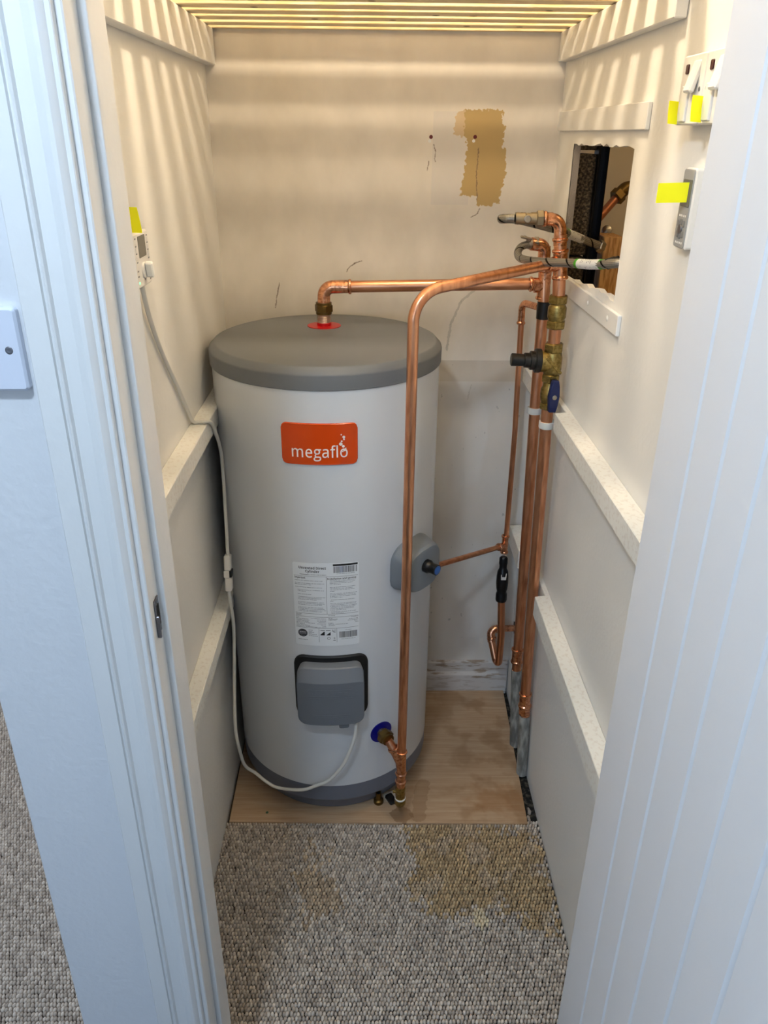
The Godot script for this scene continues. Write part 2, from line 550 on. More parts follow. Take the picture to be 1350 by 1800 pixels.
# plywood: x from -0.39 to 0.44, z from -2.1 to -1.53
func ply_tex() -> ImageTexture:
	var w := 1024
	var h := 720
	var im := Image.create(w, h, true, Image.FORMAT_RGB8)
	var g := noise(.035, 51, 4)
	var s := noise(.006, 52, 4)
	for y in h:
		var wz := -2.1 + (y + .5) * .57 / h
		for x in w:
			var wx := -.39 + (x + .5) * .83 / w
			var v := g.get_noise_2d(x * .06, y * 1.6) * .5 + g.get_noise_2d(x * .25 + 400, y * 5.0) * .35
			var c := Color(.77, .665, .54).lerp(Color(.665, .545, .415), clampf(.4 + v, 0, 1))
			var t := s.get_noise_2d(x, y)
			c = c.lerp(Color(.52, .38, .24), clampf((t - .0) * 1.1, 0, .38) * clampf((wx - .1) * 5.0, 0, 1))
			# dark brown marks near the drain cock
			var d := Vector2(wx - .085, wz + 1.566)
			if d.length() < .03 + .012 * s.get_noise_2d(x * 4.0, y * 4.0): c = c.lerp(Color(.45, .31, .18), .45)
			if near_line(Vector2(wx, wz), Vector2(.13, -1.56), Vector2(.15, -1.68)) < .02 + .01 * s.get_noise_2d(x * 4.0, y * 4.0): c = c.lerp(Color(.45, .31, .18), .28)
			d = Vector2(wx - .36, (wz + 1.62) * 1.6)  # damp mark towards the right edge
			c = c.lerp(Color(.6, .40, .22), .4 * smoothstep(.12, .02, d.length() - .06 * s.get_noise_2d(x * 3.0, y * 3.0)))
			if Vector2(wx - .06, wz + 1.632).length() < .022 + .006 * s.get_noise_2d(x * 5.0, y * 5.0): c = Color(.78, .74, .66)
			if Vector2(wx + .285, wz + 1.577).length() < .004: c = Color(.2, .34, .26)
			im.set_pixel(x, y, c)
	return ImageTexture.create_from_image(im)

func skirting_tex() -> ImageTexture:
	var im := Image.create(512, 96, true, Image.FORMAT_RGB8)
	var g := noise(.02, 61, 4)
	for y in 96:
		for x in 512:
			var c := Color(.82, .8, .78)
			var v := g.get_noise_2d(x, y * 4.0)
			if v > .12: c = c.lerp(Color(.5, .4, .29), minf(.6, (v - .12) * 2.2) * (1.0 if y < 52 else .35))
			im.set_pixel(x, y, c)
	return ImageTexture.create_from_image(im)

# the small print of the label; its larger words are geometry
func label_tex() -> ImageTexture:
	var w := 512
	var h := 760
	var im := Image.create(w, h, true, Image.FORMAT_RGB8)
	im.fill(Color(.9, .91, .92))
	var ink := Color(.2, .2, .22)
	var line := func(x0: int, y: int, x1: int, t: int, dark: Color) -> void:
		var x := x0
		while x < x1:
			var l := rng.randi_range(2, 5)
			im.fill_rect(Rect2i(x, y, mini(l, x1 - x), t), dark)
			if rng.randf() < .5: im.fill_rect(Rect2i(x, y - 1, 1, t + 2), dark)
			x += l + (rng.randi_range(3, 5) if rng.randf() < .25 else 1)
	line.call(55, 62 + 38, 260, 4, Color(.3, .3, .32))
	im.fill_rect(Rect2i(8, 116, 496, 2), ink)
	im.fill_rect(Rect2i(258, 116, 2, 340), ink)
	im.fill_rect(Rect2i(8, 456, 496, 2), ink)
	im.fill_rect(Rect2i(8, 486, 496, 2), ink)
	im.fill_rect(Rect2i(8, 590, 496, 2), ink)
	for x in [190, 330]: im.fill_rect(Rect2i(x, 594, 2, 130), ink)
	var para := func(x0: int, x1: int, rows: Array, dark: Color) -> void:
		for r in rows: line.call(x0 + r[1], r[0], x1 - r[2], 3, dark)
	var soft := Color(.34, .35, .38)
	para.call(14, 250, [[156, 0, 20], [180, 0, 8], [192, 0, 110], [216, 0, 24], [242, 20, 10], [254, 20, 150], [280, 20, 110], [304, 20, 0], [316, 20, 30], [328, 20, 70], [352, 20, 10], [364, 20, 4], [376, 20, 24], [400, 20, 20], [412, 20, 8], [424, 20, 0], [436, 20, 30]], soft)
	para.call(268, 500, [[150, 18, 14], [162, 18, 20], [174, 18, 30], [186, 18, 130], [210, 18, 18], [222, 18, 40], [234, 18, 24], [246, 18, 180], [268, 18, 4], [280, 18, 16], [292, 18, 12], [304, 18, 120], [326, 18, 20], [338, 18, 190], [358, 18, 10], [370, 18, 14], [382, 18, 6], [394, 18, 20], [406, 18, 30], [418, 18, 90], [436, 22, 14], [448, 22, 110]], soft)
	para.call(12, 120, [[466, 0, 60], [474, 0, 70], [496, 0, 80], [508, 0, 10], [520, 0, 0], [532, 0, 10], [544, 0, -40], [556, 0, 40], [568, 0, 0], [580, 0, -60]], ink)
	para.call(150, 250, [[500, -20, 0], [512, 30, 0], [524, 30, 0], [536, 40, 0], [548, 30, 0], [560, 60, 0], [572, 70, 0], [582, 10, 0]], Color(.45, .42, .46))
	para.call(268, 330, [[470, 0, 10], [496, 0, 30], [504, 0, -10], [514, 0, 0], [540, 0, 20], [552, 0, -90], [564, 0, 10]], ink)
	para.call(430, 504, [[494, 20, 0], [510, 0, 0], [522, -10, 0], [534, 40, 0], [546, 50, 0]], ink)
	# bar codes
	im.fill_rect(Rect2i(312, 8, 190, 16), Color(.05, .05, .05))
	var x := 316
	while x < 500:
		var bw := rng.randi_range(1, 4)
		im.fill_rect(Rect2i(x, 28, bw, 56), Color(.12, .12, .16) if not (x > 362 and x < 386) else Color(.12, .18, .42))
		x += bw + rng.randi_range(2, 4)
	line.call(340, 92, 480, 3, soft)
	x = 352
	while x < 494:
		var bw := rng.randi_range(1, 3)
		im.fill_rect(Rect2i(x, 626, bw, 58), Color(.13, .13, .13))
		x += bw + rng.randi_range(1, 3)
	line.call(396, 612, 446, 3, soft); line.call(366, 696, 482, 3, soft)
	# round seal and the small marks beside it
	for yy in range(600, 690):
		for xx in range(14, 104):
			var d := Vector2(xx - 60, (yy - 644) * 1.05).length()
			if d < 38: im.set_pixel(xx, yy, Color(.14, .14, .15) if d > 35 or yy > 658 or yy < 622 else Color(.33, .33, .35))
	line.call(36, 632, 84, 8, Color(.85, .85, .86)); line.call(34, 648, 86, 4, Color(.7, .7, .72)); line.call(44, 668, 76, 3, Color(.7, .7, .72))
	line.call(24, 706, 96, 4, ink)
	para.call(108, 182, [[612, 0, 40], [622, 0, 46], [632, 0, 30], [642, 0, 44], [652, 0, 10], [666, 0, 0]], soft)
	for k in 2:
		var bx: int = 202 + 46 * k
		line.call(bx - 2, 610, bx + 34, 4, ink)
		for yy in 34:
			for xx in 34:
				if xx + yy > 26 + 6 * k: im.set_pixel(bx + xx, 624 + yy, Color(.08, .08, .09))
	for k in 5: im.fill_rect(Rect2i(252 + k * 6, 640 - k * 4, 3, 10), Color(.9, .91, .92))
	for yy in range(672, 700):
		for xx in range(252, 284):
			if absf(Vector2(xx - 267, yy - 686).length() - 11) < 1.5: im.set_pixel(xx, yy, ink)
	for k in [[0, 0], [0, 1], [1, 1], [1, 2], [2, 0], [2, 2]]: im.fill_rect(Rect2i(296 + k[0] * 9, 606 + k[1] * 9, 7, 6), ink)
	im.fill_rect(Rect2i(302, 704, 20, 4), ink)
	im.fill_rect(Rect2i(306, 680, 12, 2), ink); im.fill_rect(Rect2i(308, 682, 2, 16), ink); im.fill_rect(Rect2i(315, 682, 2, 16), ink)
	return ImageTexture.create_from_image(im)

# ------------------------------------------------------------------ the scene
func _ready() -> void:
	rng.seed = 7
	# camera: 1.69 m above the floor, pitched down
	var cam := Camera3D.new()
	cam.name = "camera"
	cam.fov = 66.596
	cam.near = .03
	var right := Vector3(.9998587, .00872786, .01436659)
	var up := Vector3(-.00158355, .89975131, -.43640013)
	var fwd := Vector3(.0167352, -.43631571, -.899638)
	add_child(cam)
	cam.transform = Transform3D(Basis(right, up, -fwd), Vector3(0, 1.69, 0))
	cam.current = true
	# sky, exposure
	var env := Environment.new()
	env.background_mode = Environment.BG_SKY
	env.sky = Sky.new()
	var psm := ProceduralSkyMaterial.new()
	psm.sky_top_color = Color(.42, .6, .9)
	psm.sky_horizon_color = Color(.78, .87, .98)
	psm.ground_horizon_color = Color(.6, .62, .62)
	psm.ground_bottom_color = Color(.35, .36, .34)
	psm.sky_energy_multiplier = 1.5
	env.sky.sky_material = psm
	env.tonemap_mode = Environment.TONE_MAPPER_LINEAR
	env.tonemap_exposure = 1.17
	env.sdfgi_enabled = true; env.ssao_enabled = true; env.ssil_enabled = true
	var we := WorldEnvironment.new()
	we.name = "world"
	we.environment = env
	add_child(we)
	# daylight through the two windows of the room behind the camera
	for w in [[-.56, .6], [-1.3, .5]]:
		var a := AreaLight3D.new()
		a.area_size = Vector2(.5, 1.1)
		a.light_color = Color(.79, .895, 1.0)
		a.light_energy = w[1]
		a.area_range = 12.0
		a.area_attenuation = 2.0
		a.shadow_enabled = true
		a.position = Vector3(w[0], 1.6, 2.18)
		put(a, "window_daylight", self)
	# unseen landing window on the left, added to brighten the carpet there
	var side := AreaLight3D.new()
	side.area_size = Vector2(.8, 1.1)
	side.light_color = Color(1.0, .97, .93)
	side.light_energy = 1.1
	side.area_range = 12.0
	side.area_attenuation = 2.0
	side.shadow_enabled = true
	side.position = Vector3(-1.78, 1.6, -1.9)
	side.rotation.y = -PI / 2
	put(side, "added_landing_light", self)
	# cool ceiling lamp of the room, above and to the left of the camera
	var room_at := Vector3(-.36, 2.43, -.15)
	var room := OmniLight3D.new()
	room.light_color = Color(.83, .915, 1.0)
	room.light_energy = 1.5
	room.light_size = .07
	room.omni_range = 8.0
	room.omni_attenuation = 2.0
	room.shadow_enabled = true
	room.position = room_at
	put(room, "ceiling_glow", self)
	# warm bulb under the ceiling of the cupboard, above the slatted shelf
	var bulb_at := Vector3(.1, 2.34, -1.42)
	var lamp := OmniLight3D.new()
	lamp.light_color = Color(1.0, .92, .80)
	lamp.light_energy = .43
	lamp.light_size = .045
	lamp.omni_range = 8.0
	lamp.omni_attenuation = 2.0
	lamp.shadow_enabled = true
	lamp.position = bulb_at
	put(lamp, "bulb_glow", self)

	make_materials()
	build_shell()
	build_frame_and_door()
	build_rails()
	build_shelf()
	build_floor()
	build_cylinder()
	build_pipes()
	build_hatch()
	build_electrics()
	build_lamp(bulb_at)
	build_room_lamp(room_at)
	build_carpet()

func build_shell() -> void:
	struct("floor", vbox(Vector3(-1.8, -.1, -3.5), Vector3(1.5, -.012, 2.5)), M.carpet_back)
	struct("ceiling", vbox(Vector3(-1.8, 2.5, -3.5), Vector3(1.5, 2.6, 2.5)), M.plain)
	# back wall of the cupboard, painted face with its own coordinates
	var b := MB.new()
	b.box(Vector3(-.392, 0, -2.2), Vector3(.473, 2.5, -2.1155))
	struct("wall_rear", b, M.wall)
	b = MB.new()
	b.quad(Vector3(-.392, 0, -2.115), Vector3(.46, 0, -2.115), Vector3(.46, 2.0, -2.115), Vector3(-.392, 2.0, -2.115), Vector2(0, 1), Vector2(1, 1), Vector2(1, 0), Vector2(0, 0))
	b.quad(Vector3(-.392, 2.0, -2.115), Vector3(.46, 2.0, -2.115), Vector3(.46, 2.5, -2.115), Vector3(-.392, 2.5, -2.115), Vector2(0, .01), Vector2(1, .01), Vector2(1, 0), Vector2(0, 0))
	b.quad(Vector3(-.392, 0, -2.1155), Vector3(-.392, 2.5, -2.1155), Vector3(.46, 2.5, -2.1155), Vector3(.46, 0, -2.1155))
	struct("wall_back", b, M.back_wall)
	# left wall, which ends in an outside corner on the landing
	struct("wall_left", vbox(Vector3(-.476, -.02, -2.2), Vector3(-.392, 2.5, -.893)), M.wall)
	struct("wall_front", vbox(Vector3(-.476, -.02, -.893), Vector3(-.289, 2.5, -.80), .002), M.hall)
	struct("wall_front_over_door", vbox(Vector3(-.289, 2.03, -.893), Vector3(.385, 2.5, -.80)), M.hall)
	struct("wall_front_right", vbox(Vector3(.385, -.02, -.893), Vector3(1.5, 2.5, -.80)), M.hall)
	# right wall: plasterboard with a rough hole knocked through it
	b = MB.new()
	var zs := [-.893, -1.498]
	for i in range(1, 20): zs.append(lerpf(-1.5, -1.95, i / 20.0))
	zs.append(-1.952); zs.append(-2.1155)
	var x0 := .46
	var x1 := .473
	rng.seed = 11
	var lows := []
	var tops := []
	for i in zs.size():
		lows.append(1.409 + rng.randf_range(-.004, .004) - .02 * clampf((-zs[i] - 1.6) / .3, 0, 1))
		tops.append(1.674 + rng.randf_range(-.004, .003))
	var flat := func(za: float, zb: float, ya0: float, yb0: float, ya1: float, yb1: float) -> void:
		b.quad(Vector3(x0, ya0, za), Vector3(x0, ya1, za), Vector3(x0, yb1, zb), Vector3(x0, yb0, zb))
		b.quad(Vector3(x1, yb0, zb), Vector3(x1, yb1, zb), Vector3(x1, ya1, za), Vector3(x1, ya0, za))
	for i in zs.size() - 1:
		var inside: bool = i >= 1 and i < zs.size() - 2
		if inside:
			flat.call(zs[i], zs[i + 1], -.02, -.02, lows[i], lows[i + 1])
			flat.call(zs[i], zs[i + 1], tops[i], tops[i + 1], 2.5, 2.5)
			b.quad(Vector3(x0, lows[i], zs[i]), Vector3(x1, lows[i], zs[i]), Vector3(x1, lows[i + 1], zs[i + 1]), Vector3(x0, lows[i + 1], zs[i + 1]))
			b.quad(Vector3(x0, tops[i + 1], zs[i + 1]), Vector3(x1, tops[i + 1], zs[i + 1]), Vector3(x1, tops[i], zs[i]), Vector3(x0, tops[i], zs[i]))
		else:
			flat.call(zs[i], zs[i + 1], -.02, -.02, 2.5, 2.5)
	var wr := struct("wall_right", b, M.wall)
	b = MB.new()
	var k := zs.size() - 2
	b.box(Vector3(.4615, lows[k], -1.956), Vector3(.476, tops[k], -1.95))
	b.box(Vector3(.4615, lows[1], -1.5), Vector3(.473, tops[1], -1.496))
	part(wr, "broken_edge", b, M.plaster, "raw grey plaster edge of the hole")
	# void behind the right wall
	struct("wall_void_side", vbox(Vector3(1.2, 0, -3.0), Vector3(1.25, 2.5, -.893)), M.cavity)
	struct("wall_void_back", vbox(Vector3(.473, 0, -2.35), Vector3(1.2, 2.5, -2.3)), M.cavity)
	struct("floor_void", vbox(Vector3(.473, 1.0, -2.5), Vector3(1.2, 1.05, -.893)), M.cavity)
	# the room behind the camera and the landing on the left
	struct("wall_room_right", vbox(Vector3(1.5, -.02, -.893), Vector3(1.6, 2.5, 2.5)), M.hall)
	b = MB.new()
	b.box(Vector3(-1.9, -.02, -3.5), Vector3(-1.8, 2.5, -2.3))
	b.box(Vector3(-1.9, -.02, -1.5), Vector3(-1.8, 2.5, 2.5))
	b.box(Vector3(-1.9, -.02, -2.3), Vector3(-1.8, 1.05, -1.5))
	b.box(Vector3(-1.9, 2.15, -2.3), Vector3(-1.8, 2.5, -1.5))
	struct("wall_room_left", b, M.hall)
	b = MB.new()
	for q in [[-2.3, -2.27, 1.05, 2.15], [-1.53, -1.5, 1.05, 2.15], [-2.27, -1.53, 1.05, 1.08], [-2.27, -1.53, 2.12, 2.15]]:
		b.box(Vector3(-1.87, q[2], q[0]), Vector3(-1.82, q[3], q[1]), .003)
	struct("added_window_3", b, M.gloss)  # unseen window frame, added along with the landing light
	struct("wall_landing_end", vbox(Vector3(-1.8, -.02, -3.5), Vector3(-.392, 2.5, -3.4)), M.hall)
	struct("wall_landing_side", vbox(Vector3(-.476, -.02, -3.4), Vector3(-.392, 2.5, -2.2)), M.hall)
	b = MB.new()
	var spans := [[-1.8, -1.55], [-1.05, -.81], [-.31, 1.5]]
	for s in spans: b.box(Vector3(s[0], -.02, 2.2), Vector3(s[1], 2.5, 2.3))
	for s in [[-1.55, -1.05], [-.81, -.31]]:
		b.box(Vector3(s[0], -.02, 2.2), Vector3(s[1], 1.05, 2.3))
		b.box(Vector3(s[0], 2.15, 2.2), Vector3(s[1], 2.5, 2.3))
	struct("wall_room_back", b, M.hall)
	for s in [[-1.55, -1.05], [-.81, -.31]]:
		b = MB.new()
		for q in [[s[0], s[0] + .03, 1.05, 2.15], [s[1] - .03, s[1], 1.05, 2.15], [s[0] + .03, s[1] - .03, 1.05, 1.08], [s[0] + .03, s[1] - .03, 2.12, 2.15]]:
			b.box(Vector3(q[0], q[2], 2.22), Vector3(q[1], q[3], 2.27), .003)
		struct("window_1" if s[0] < -1 else "window_2", b, M.gloss)
	# skirting on the back wall, chipped
	b = MB.new()
	var prof := [Vector2(.0, .118), Vector2(.006, .118), Vector2(.009, .112), Vector2(.009, .078), Vector2(.013, .072), Vector2(.016, .066), Vector2(.016, -.01)]
	for i in prof.size() - 1:
		var p0: Vector2 = prof[i]
		var p1: Vector2 = prof[i + 1]
		b.quad(Vector3(-.392, p1.y, -2.1148 + p1.x), Vector3(.455, p1.y, -2.1148 + p1.x), Vector3(.455, p0.y, -2.1148 + p0.x), Vector3(-.392, p0.y, -2.1148 + p0.x), Vector2(0, 1 - p1.y / .12), Vector2(1, 1 - p1.y / .12), Vector2(1, 1 - p0.y / .12), Vector2(0, 1 - p0.y / .12))
	b.tri(Vector3(.455, .118, -2.1148), Vector3(.455, -.01, -2.1148), Vector3(.455, -.01, -2.099))
	struct("baseboard_back", b, M.skirting, self, 20.0)

func build_frame_and_door() -> void:
	# architrave round the opening: moulded profile (distance from its outer edge, height)
	var prof := [Vector2(0, 0), Vector2(0, .0165), Vector2(.002, .019), Vector2(.0235, .019), Vector2(.0245, .0155), Vector2(.0262, .0155), Vector2(.0272, .0185), Vector2(.029, .0195), Vector2(.0305, .0185), Vector2(.032, .0135), Vector2(.046, .0125), Vector2(.049, .014), Vector2(.052, .0165), Vector2(.056, .0182), Vector2(.060, .0175), Vector2(.0635, .0145), Vector2(.066, .0105), Vector2(.070, .0098), Vector2(.071, .0085), Vector2(.071, 0)]
	var b := MB.new()
	for i in prof.size() - 1:
		var p0: Vector2 = prof[i]
		var p1: Vector2 = prof[i + 1]
		b.quad(Vector3(-.345 + p0.x, -.02, -.80 + p0.y), Vector3(-.345 + p1.x, -.02, -.80 + p1.y), Vector3(-.345 + p1.x, 2.07 - p1.x, -.80 + p1.y), Vector3(-.345 + p0.x, 2.07 - p0.x, -.80 + p0.y))
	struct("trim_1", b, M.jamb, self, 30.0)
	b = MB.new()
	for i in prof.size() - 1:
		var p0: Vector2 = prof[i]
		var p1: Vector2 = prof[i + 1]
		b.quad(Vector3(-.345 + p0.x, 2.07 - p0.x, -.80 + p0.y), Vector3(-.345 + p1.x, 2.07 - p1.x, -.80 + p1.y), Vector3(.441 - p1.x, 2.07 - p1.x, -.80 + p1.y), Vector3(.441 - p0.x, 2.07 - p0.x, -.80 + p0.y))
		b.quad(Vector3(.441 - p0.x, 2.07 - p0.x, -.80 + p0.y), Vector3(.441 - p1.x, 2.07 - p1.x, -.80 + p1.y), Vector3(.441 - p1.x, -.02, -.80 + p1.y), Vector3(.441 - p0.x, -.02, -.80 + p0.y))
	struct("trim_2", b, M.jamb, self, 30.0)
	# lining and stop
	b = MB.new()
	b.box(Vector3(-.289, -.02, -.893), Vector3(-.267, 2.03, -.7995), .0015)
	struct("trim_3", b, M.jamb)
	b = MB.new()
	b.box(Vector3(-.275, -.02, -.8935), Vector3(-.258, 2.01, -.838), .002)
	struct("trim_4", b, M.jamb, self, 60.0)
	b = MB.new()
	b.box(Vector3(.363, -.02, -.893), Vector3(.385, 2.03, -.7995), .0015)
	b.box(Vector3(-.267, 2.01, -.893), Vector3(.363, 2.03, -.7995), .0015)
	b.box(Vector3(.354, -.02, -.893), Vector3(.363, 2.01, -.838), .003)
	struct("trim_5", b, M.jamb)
	# strike plate let into the lining, paint chipped round it
	var t := thing("strike_plate", Vector3(-.267, 1.11, -.822), "dull steel latch strike plate in the left door lining", "strike plate")
	b = MB.new()
	b.box(Vector3(-.2668, 1.121, -.832), Vector3(-.2652, 1.172, -.815), .0006)
	part(t, "plate", b, M.screw)
	b = MB.new()
	b.box(Vector3(-.2652, 1.132, -.829), Vector3(-.2646, 1.162, -.8215), .0002)
	part(t, "latch_hole", b, M.hole)
	b = MB.new()
	b.box(Vector3(-.2668, 1.118, -.8185), Vector3(-.262, 1.15, -.8145), .001)
	part(t, "lip", b, M.screw)
	for y in [1.126, 1.167]:
		b = MB.new()
		b.turned(Vector3(-.2652, y, -.8245), Vector3.RIGHT, [Vector2(.0032, 0), Vector2(.0026, .0006), Vector2(0, .0008)], 12)
		part(t, "screw", b, M.screw)
	# the boarded door, opened out towards the room
	var door := Node3D.new()
	put(door, "door_1", self)
	door.set_meta("kind", "structure")
	door.position = Vector3(.3133, 0, -.80)
	door.rotation.y = -.0545
	# local frame: +z runs from the hinge edge towards the room, -x is the face seen from the cupboard
	var edges := [0.0, .1048]
	for i in range(1, 7): edges.append(.1048 + .0734 * i)
	edges.append(.60)
	for i in edges.size() - 1:
		var a: float = edges[i]
		var c: float = edges[i + 1]
		b = MB.new()
		b.box(Vector3(0, .006, a + .0002), Vector3(.04, 1.995, c - .0002), .0038)
		var o := MeshInstance3D.new()
		o.mesh = b.done(Vector3.ZERO, 20.0)
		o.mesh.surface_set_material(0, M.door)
		put(o, "plank", door)

func build_rails() -> void:
	var rows := [
		["wall_batten", Vector3(-.392, 1.078, -2.1), Vector3(-.355, 1.122, -.9), M.rail, "upper white painted batten along the left wall, cable lying across it"],
		["wall_batten", Vector3(-.392, .577, -2.1), Vector3(-.357, .618, -.9), M.rail, "lower white painted batten along the left wall, below the cable connector"],
		["wall_batten", Vector3(.42, 1.077, -2.1), Vector3(.4595, 1.12, -.9), M.rail, "upper white painted batten along the right wall, level with the pipe clips"],
		["wall_batten", Vector3(.42, .573, -2.1), Vector3(.4595, .6285, -.9), M.rail, "lower white painted batten along the right wall, beside the two thick copper pipes"],
	]
	for r in rows:
		if r[1].x < 0:
			single(r[0], vbox(r[1], r[2], .002), r[3], r[4], "batten")
			continue
		# the right-hand battens are notched to let the risers pass
		var b := MB.new()
		var lo: Vector3 = r[1]
		var hi: Vector3 = r[2]
		b.extrude(Transform3D(Basis(Vector3.RIGHT, Vector3.FORWARD, Vector3.UP), Vector3(0, lo.y, 0)), PackedVector2Array([Vector2(lo.x, .9), Vector2(hi.x, .9), Vector2(hi.x, 2.1), Vector2(lo.x, 2.1), Vector2(lo.x, 1.935), Vector2(.4465, 1.93), Vector2(.4465, 1.70), Vector2(lo.x, 1.695)]), hi.y - lo.y, .0015)
		single(r[0], b, r[3], r[4], "batten")
	var shelf_rails := [
		[Vector3(-.3915, 1.832, -2.112), Vector3(-.367, 1.907, -.905), "white board under the shelf slats on the left wall"],
		[Vector3(.44, 1.846, -2.112), Vector3(.4595, 1.907, -1.33), "white board under the shelf slats on the right wall, ending short of the switches"],
	]
	for r in shelf_rails:
		single("shelf_bearer", vbox(r[0], r[1], .0015), M.gloss, r[2], "shelf bearer")
	# short boards above and below the hole
	single("fixing_board", vbox(Vector3(.452, 1.7, -2.1), Vector3(.4595, 1.742, -1.43), .0012), M.gloss, "thin white board on the right wall just above the rough hole", "board")
	var t := thing("fixing_board", Vector3(.45, 1.365, -1.75), "thin white board on the right wall below the rough hole, with filled screw heads", "board")
	part(t, "board", vbox(Vector3(.452, 1.356, -2.1), Vector3(.4595, 1.394, -1.435), .0012), M.gloss)
	for z in [-1.50, -1.65]:
		var b := MB.new()
		b.turned(Vector3(.4522, 1.376, z), Vector3.LEFT, [Vector2(.006, 0), Vector2(.0045, .0012), Vector2(0, .0018)], 14)
		part(t, "filled_screw", b, M.white)

func build_shelf() -> void:
	var t := thing("slatted_shelf", Vector3(.034, 1.907, -1.7), "pine slatted shelf spanning the cupboard above the cylinder", "shelf")
	var fronts := [-2.019, -1.9215, -1.832, -1.7465, -1.652, -1.558, -1.464, -1.37, -1.282]
	rng.seed = 4
	for i in fronts.size():
		var z: float = fronts[i]
		var b := MB.new()
		b.box(Vector3(-.389, 1.908, z - .05), Vector3(.457, 1.928, z), .0015)
		var s := part(t, "slat", b, M.pine)
		for k in 2:
			b = MB.new()
			var x := rng.randf_range(-.3, .4)
			b.lathe(Transform3D(Basis(Vector3.RIGHT * 1.8, Vector3(0, -1, 0), Vector3(0, 0, -1)), Vector3(x, 1.908, z - rng.randf_range(.008, .04))), [Vector2(.0045, 0), Vector2(.003, .0004), Vector2(0, .0006)], 10)
			part(s, "knot", b, M.knot)
	part(t, "back_rail", vbox(Vector3(-.389, 1.906, -2.1145), Vector3(.457, 1.928, -2.1), .0012), M.pine)

func build_floor() -> void:
	# plywood sheet under the cylinder; its right edge runs slightly askew and leaves a gap
	var b := MB.new()
	var c := [Vector3(-.389, .004, -2.098), Vector3(.4465, .004, -2.098), Vector3(.428, .004, -1.533), Vector3(-.3835, .004, -1.545)]
	var f := func(v: Vector3) -> Vector2: return Vector2((v.x + .39) / .83, (v.z + 2.1) / .57)
	b.quad(c[3], c[2], c[1], c[0], f.call(c[3]), f.call(c[2]), f.call(c[1]), f.call(c[0]))
	for i in 4:
		var p: Vector3 = c[(i + 1) % 4]
		var q: Vector3 = c[i]
		b.quad(q, p, p + Vector3.DOWN * .014, q + Vector3.DOWN * .014, f.call(q), f.call(p), f.call(p), f.call(q))
	single("plywood_sheet", b, M.ply, "pale plywood sheet on the cupboard floor under the cylinder, damp stained", "plywood", "", 20.0)
	b = MB.new()
	b.box(Vector3(.42, -.0118, -2.11), Vector3(.4595, -.009, -1.5))
	struct("floor_shaded_screed", b, M.shaded_screed)  # concrete strip, coloured extra dark for the shade of the shallow gap
	# plaster crumbs lying in the gap beside the sheet
	var spots := [Vector3(.4365, -.0088, -1.56), Vector3(.443, -.0088, -1.585), Vector3(.4515, -.0088, -1.96)]
	for k in 3:
		b = MB.new()
		rng.seed = 90 + k
		var pl := PackedVector2Array()
		for i in 9: pl.append(Vector2.from_angle(TAU * i / 9) * Vector2(.006, .016) * rng.randf_range(.6, 1.15))
		b.extrude(Transform3D(Basis(Vector3.RIGHT, Vector3.FORWARD, Vector3.UP), spots[k]), pl, .005, .0015)
		single("plaster_crumb", b, M.plaster, ["grey plaster crumb by the front corner of the plywood gap", "grey plaster crumb in the gap, second from the plywood front corner", "grey plaster crumb in the gap behind the two floor pipes"][k], "debris")

# ------------------------------------------------------------------ the cylinder
const CX := -.1065
const CZ := -1.831
const CR := .2685

# bend a flat shape (x along the girth, y height, z outwards) round the cylinder at an angle
func girth(deg: float, y0: float, r := CR) -> Callable:
	var a0 := deg_to_rad(deg)
	return func(p: Vector3) -> Vector3:
		var a := a0 + p.x / r
		return Vector3(CX + sin(a) * (r + p.z), y0 + p.y, CZ + cos(a) * (r + p.z))

func on_cyl(deg: float, y: float, out := 0.0) -> Vector3:
	var a := deg_to_rad(deg)
	return Vector3(CX + sin(a) * (CR + out), y, CZ + cos(a) * (CR + out))

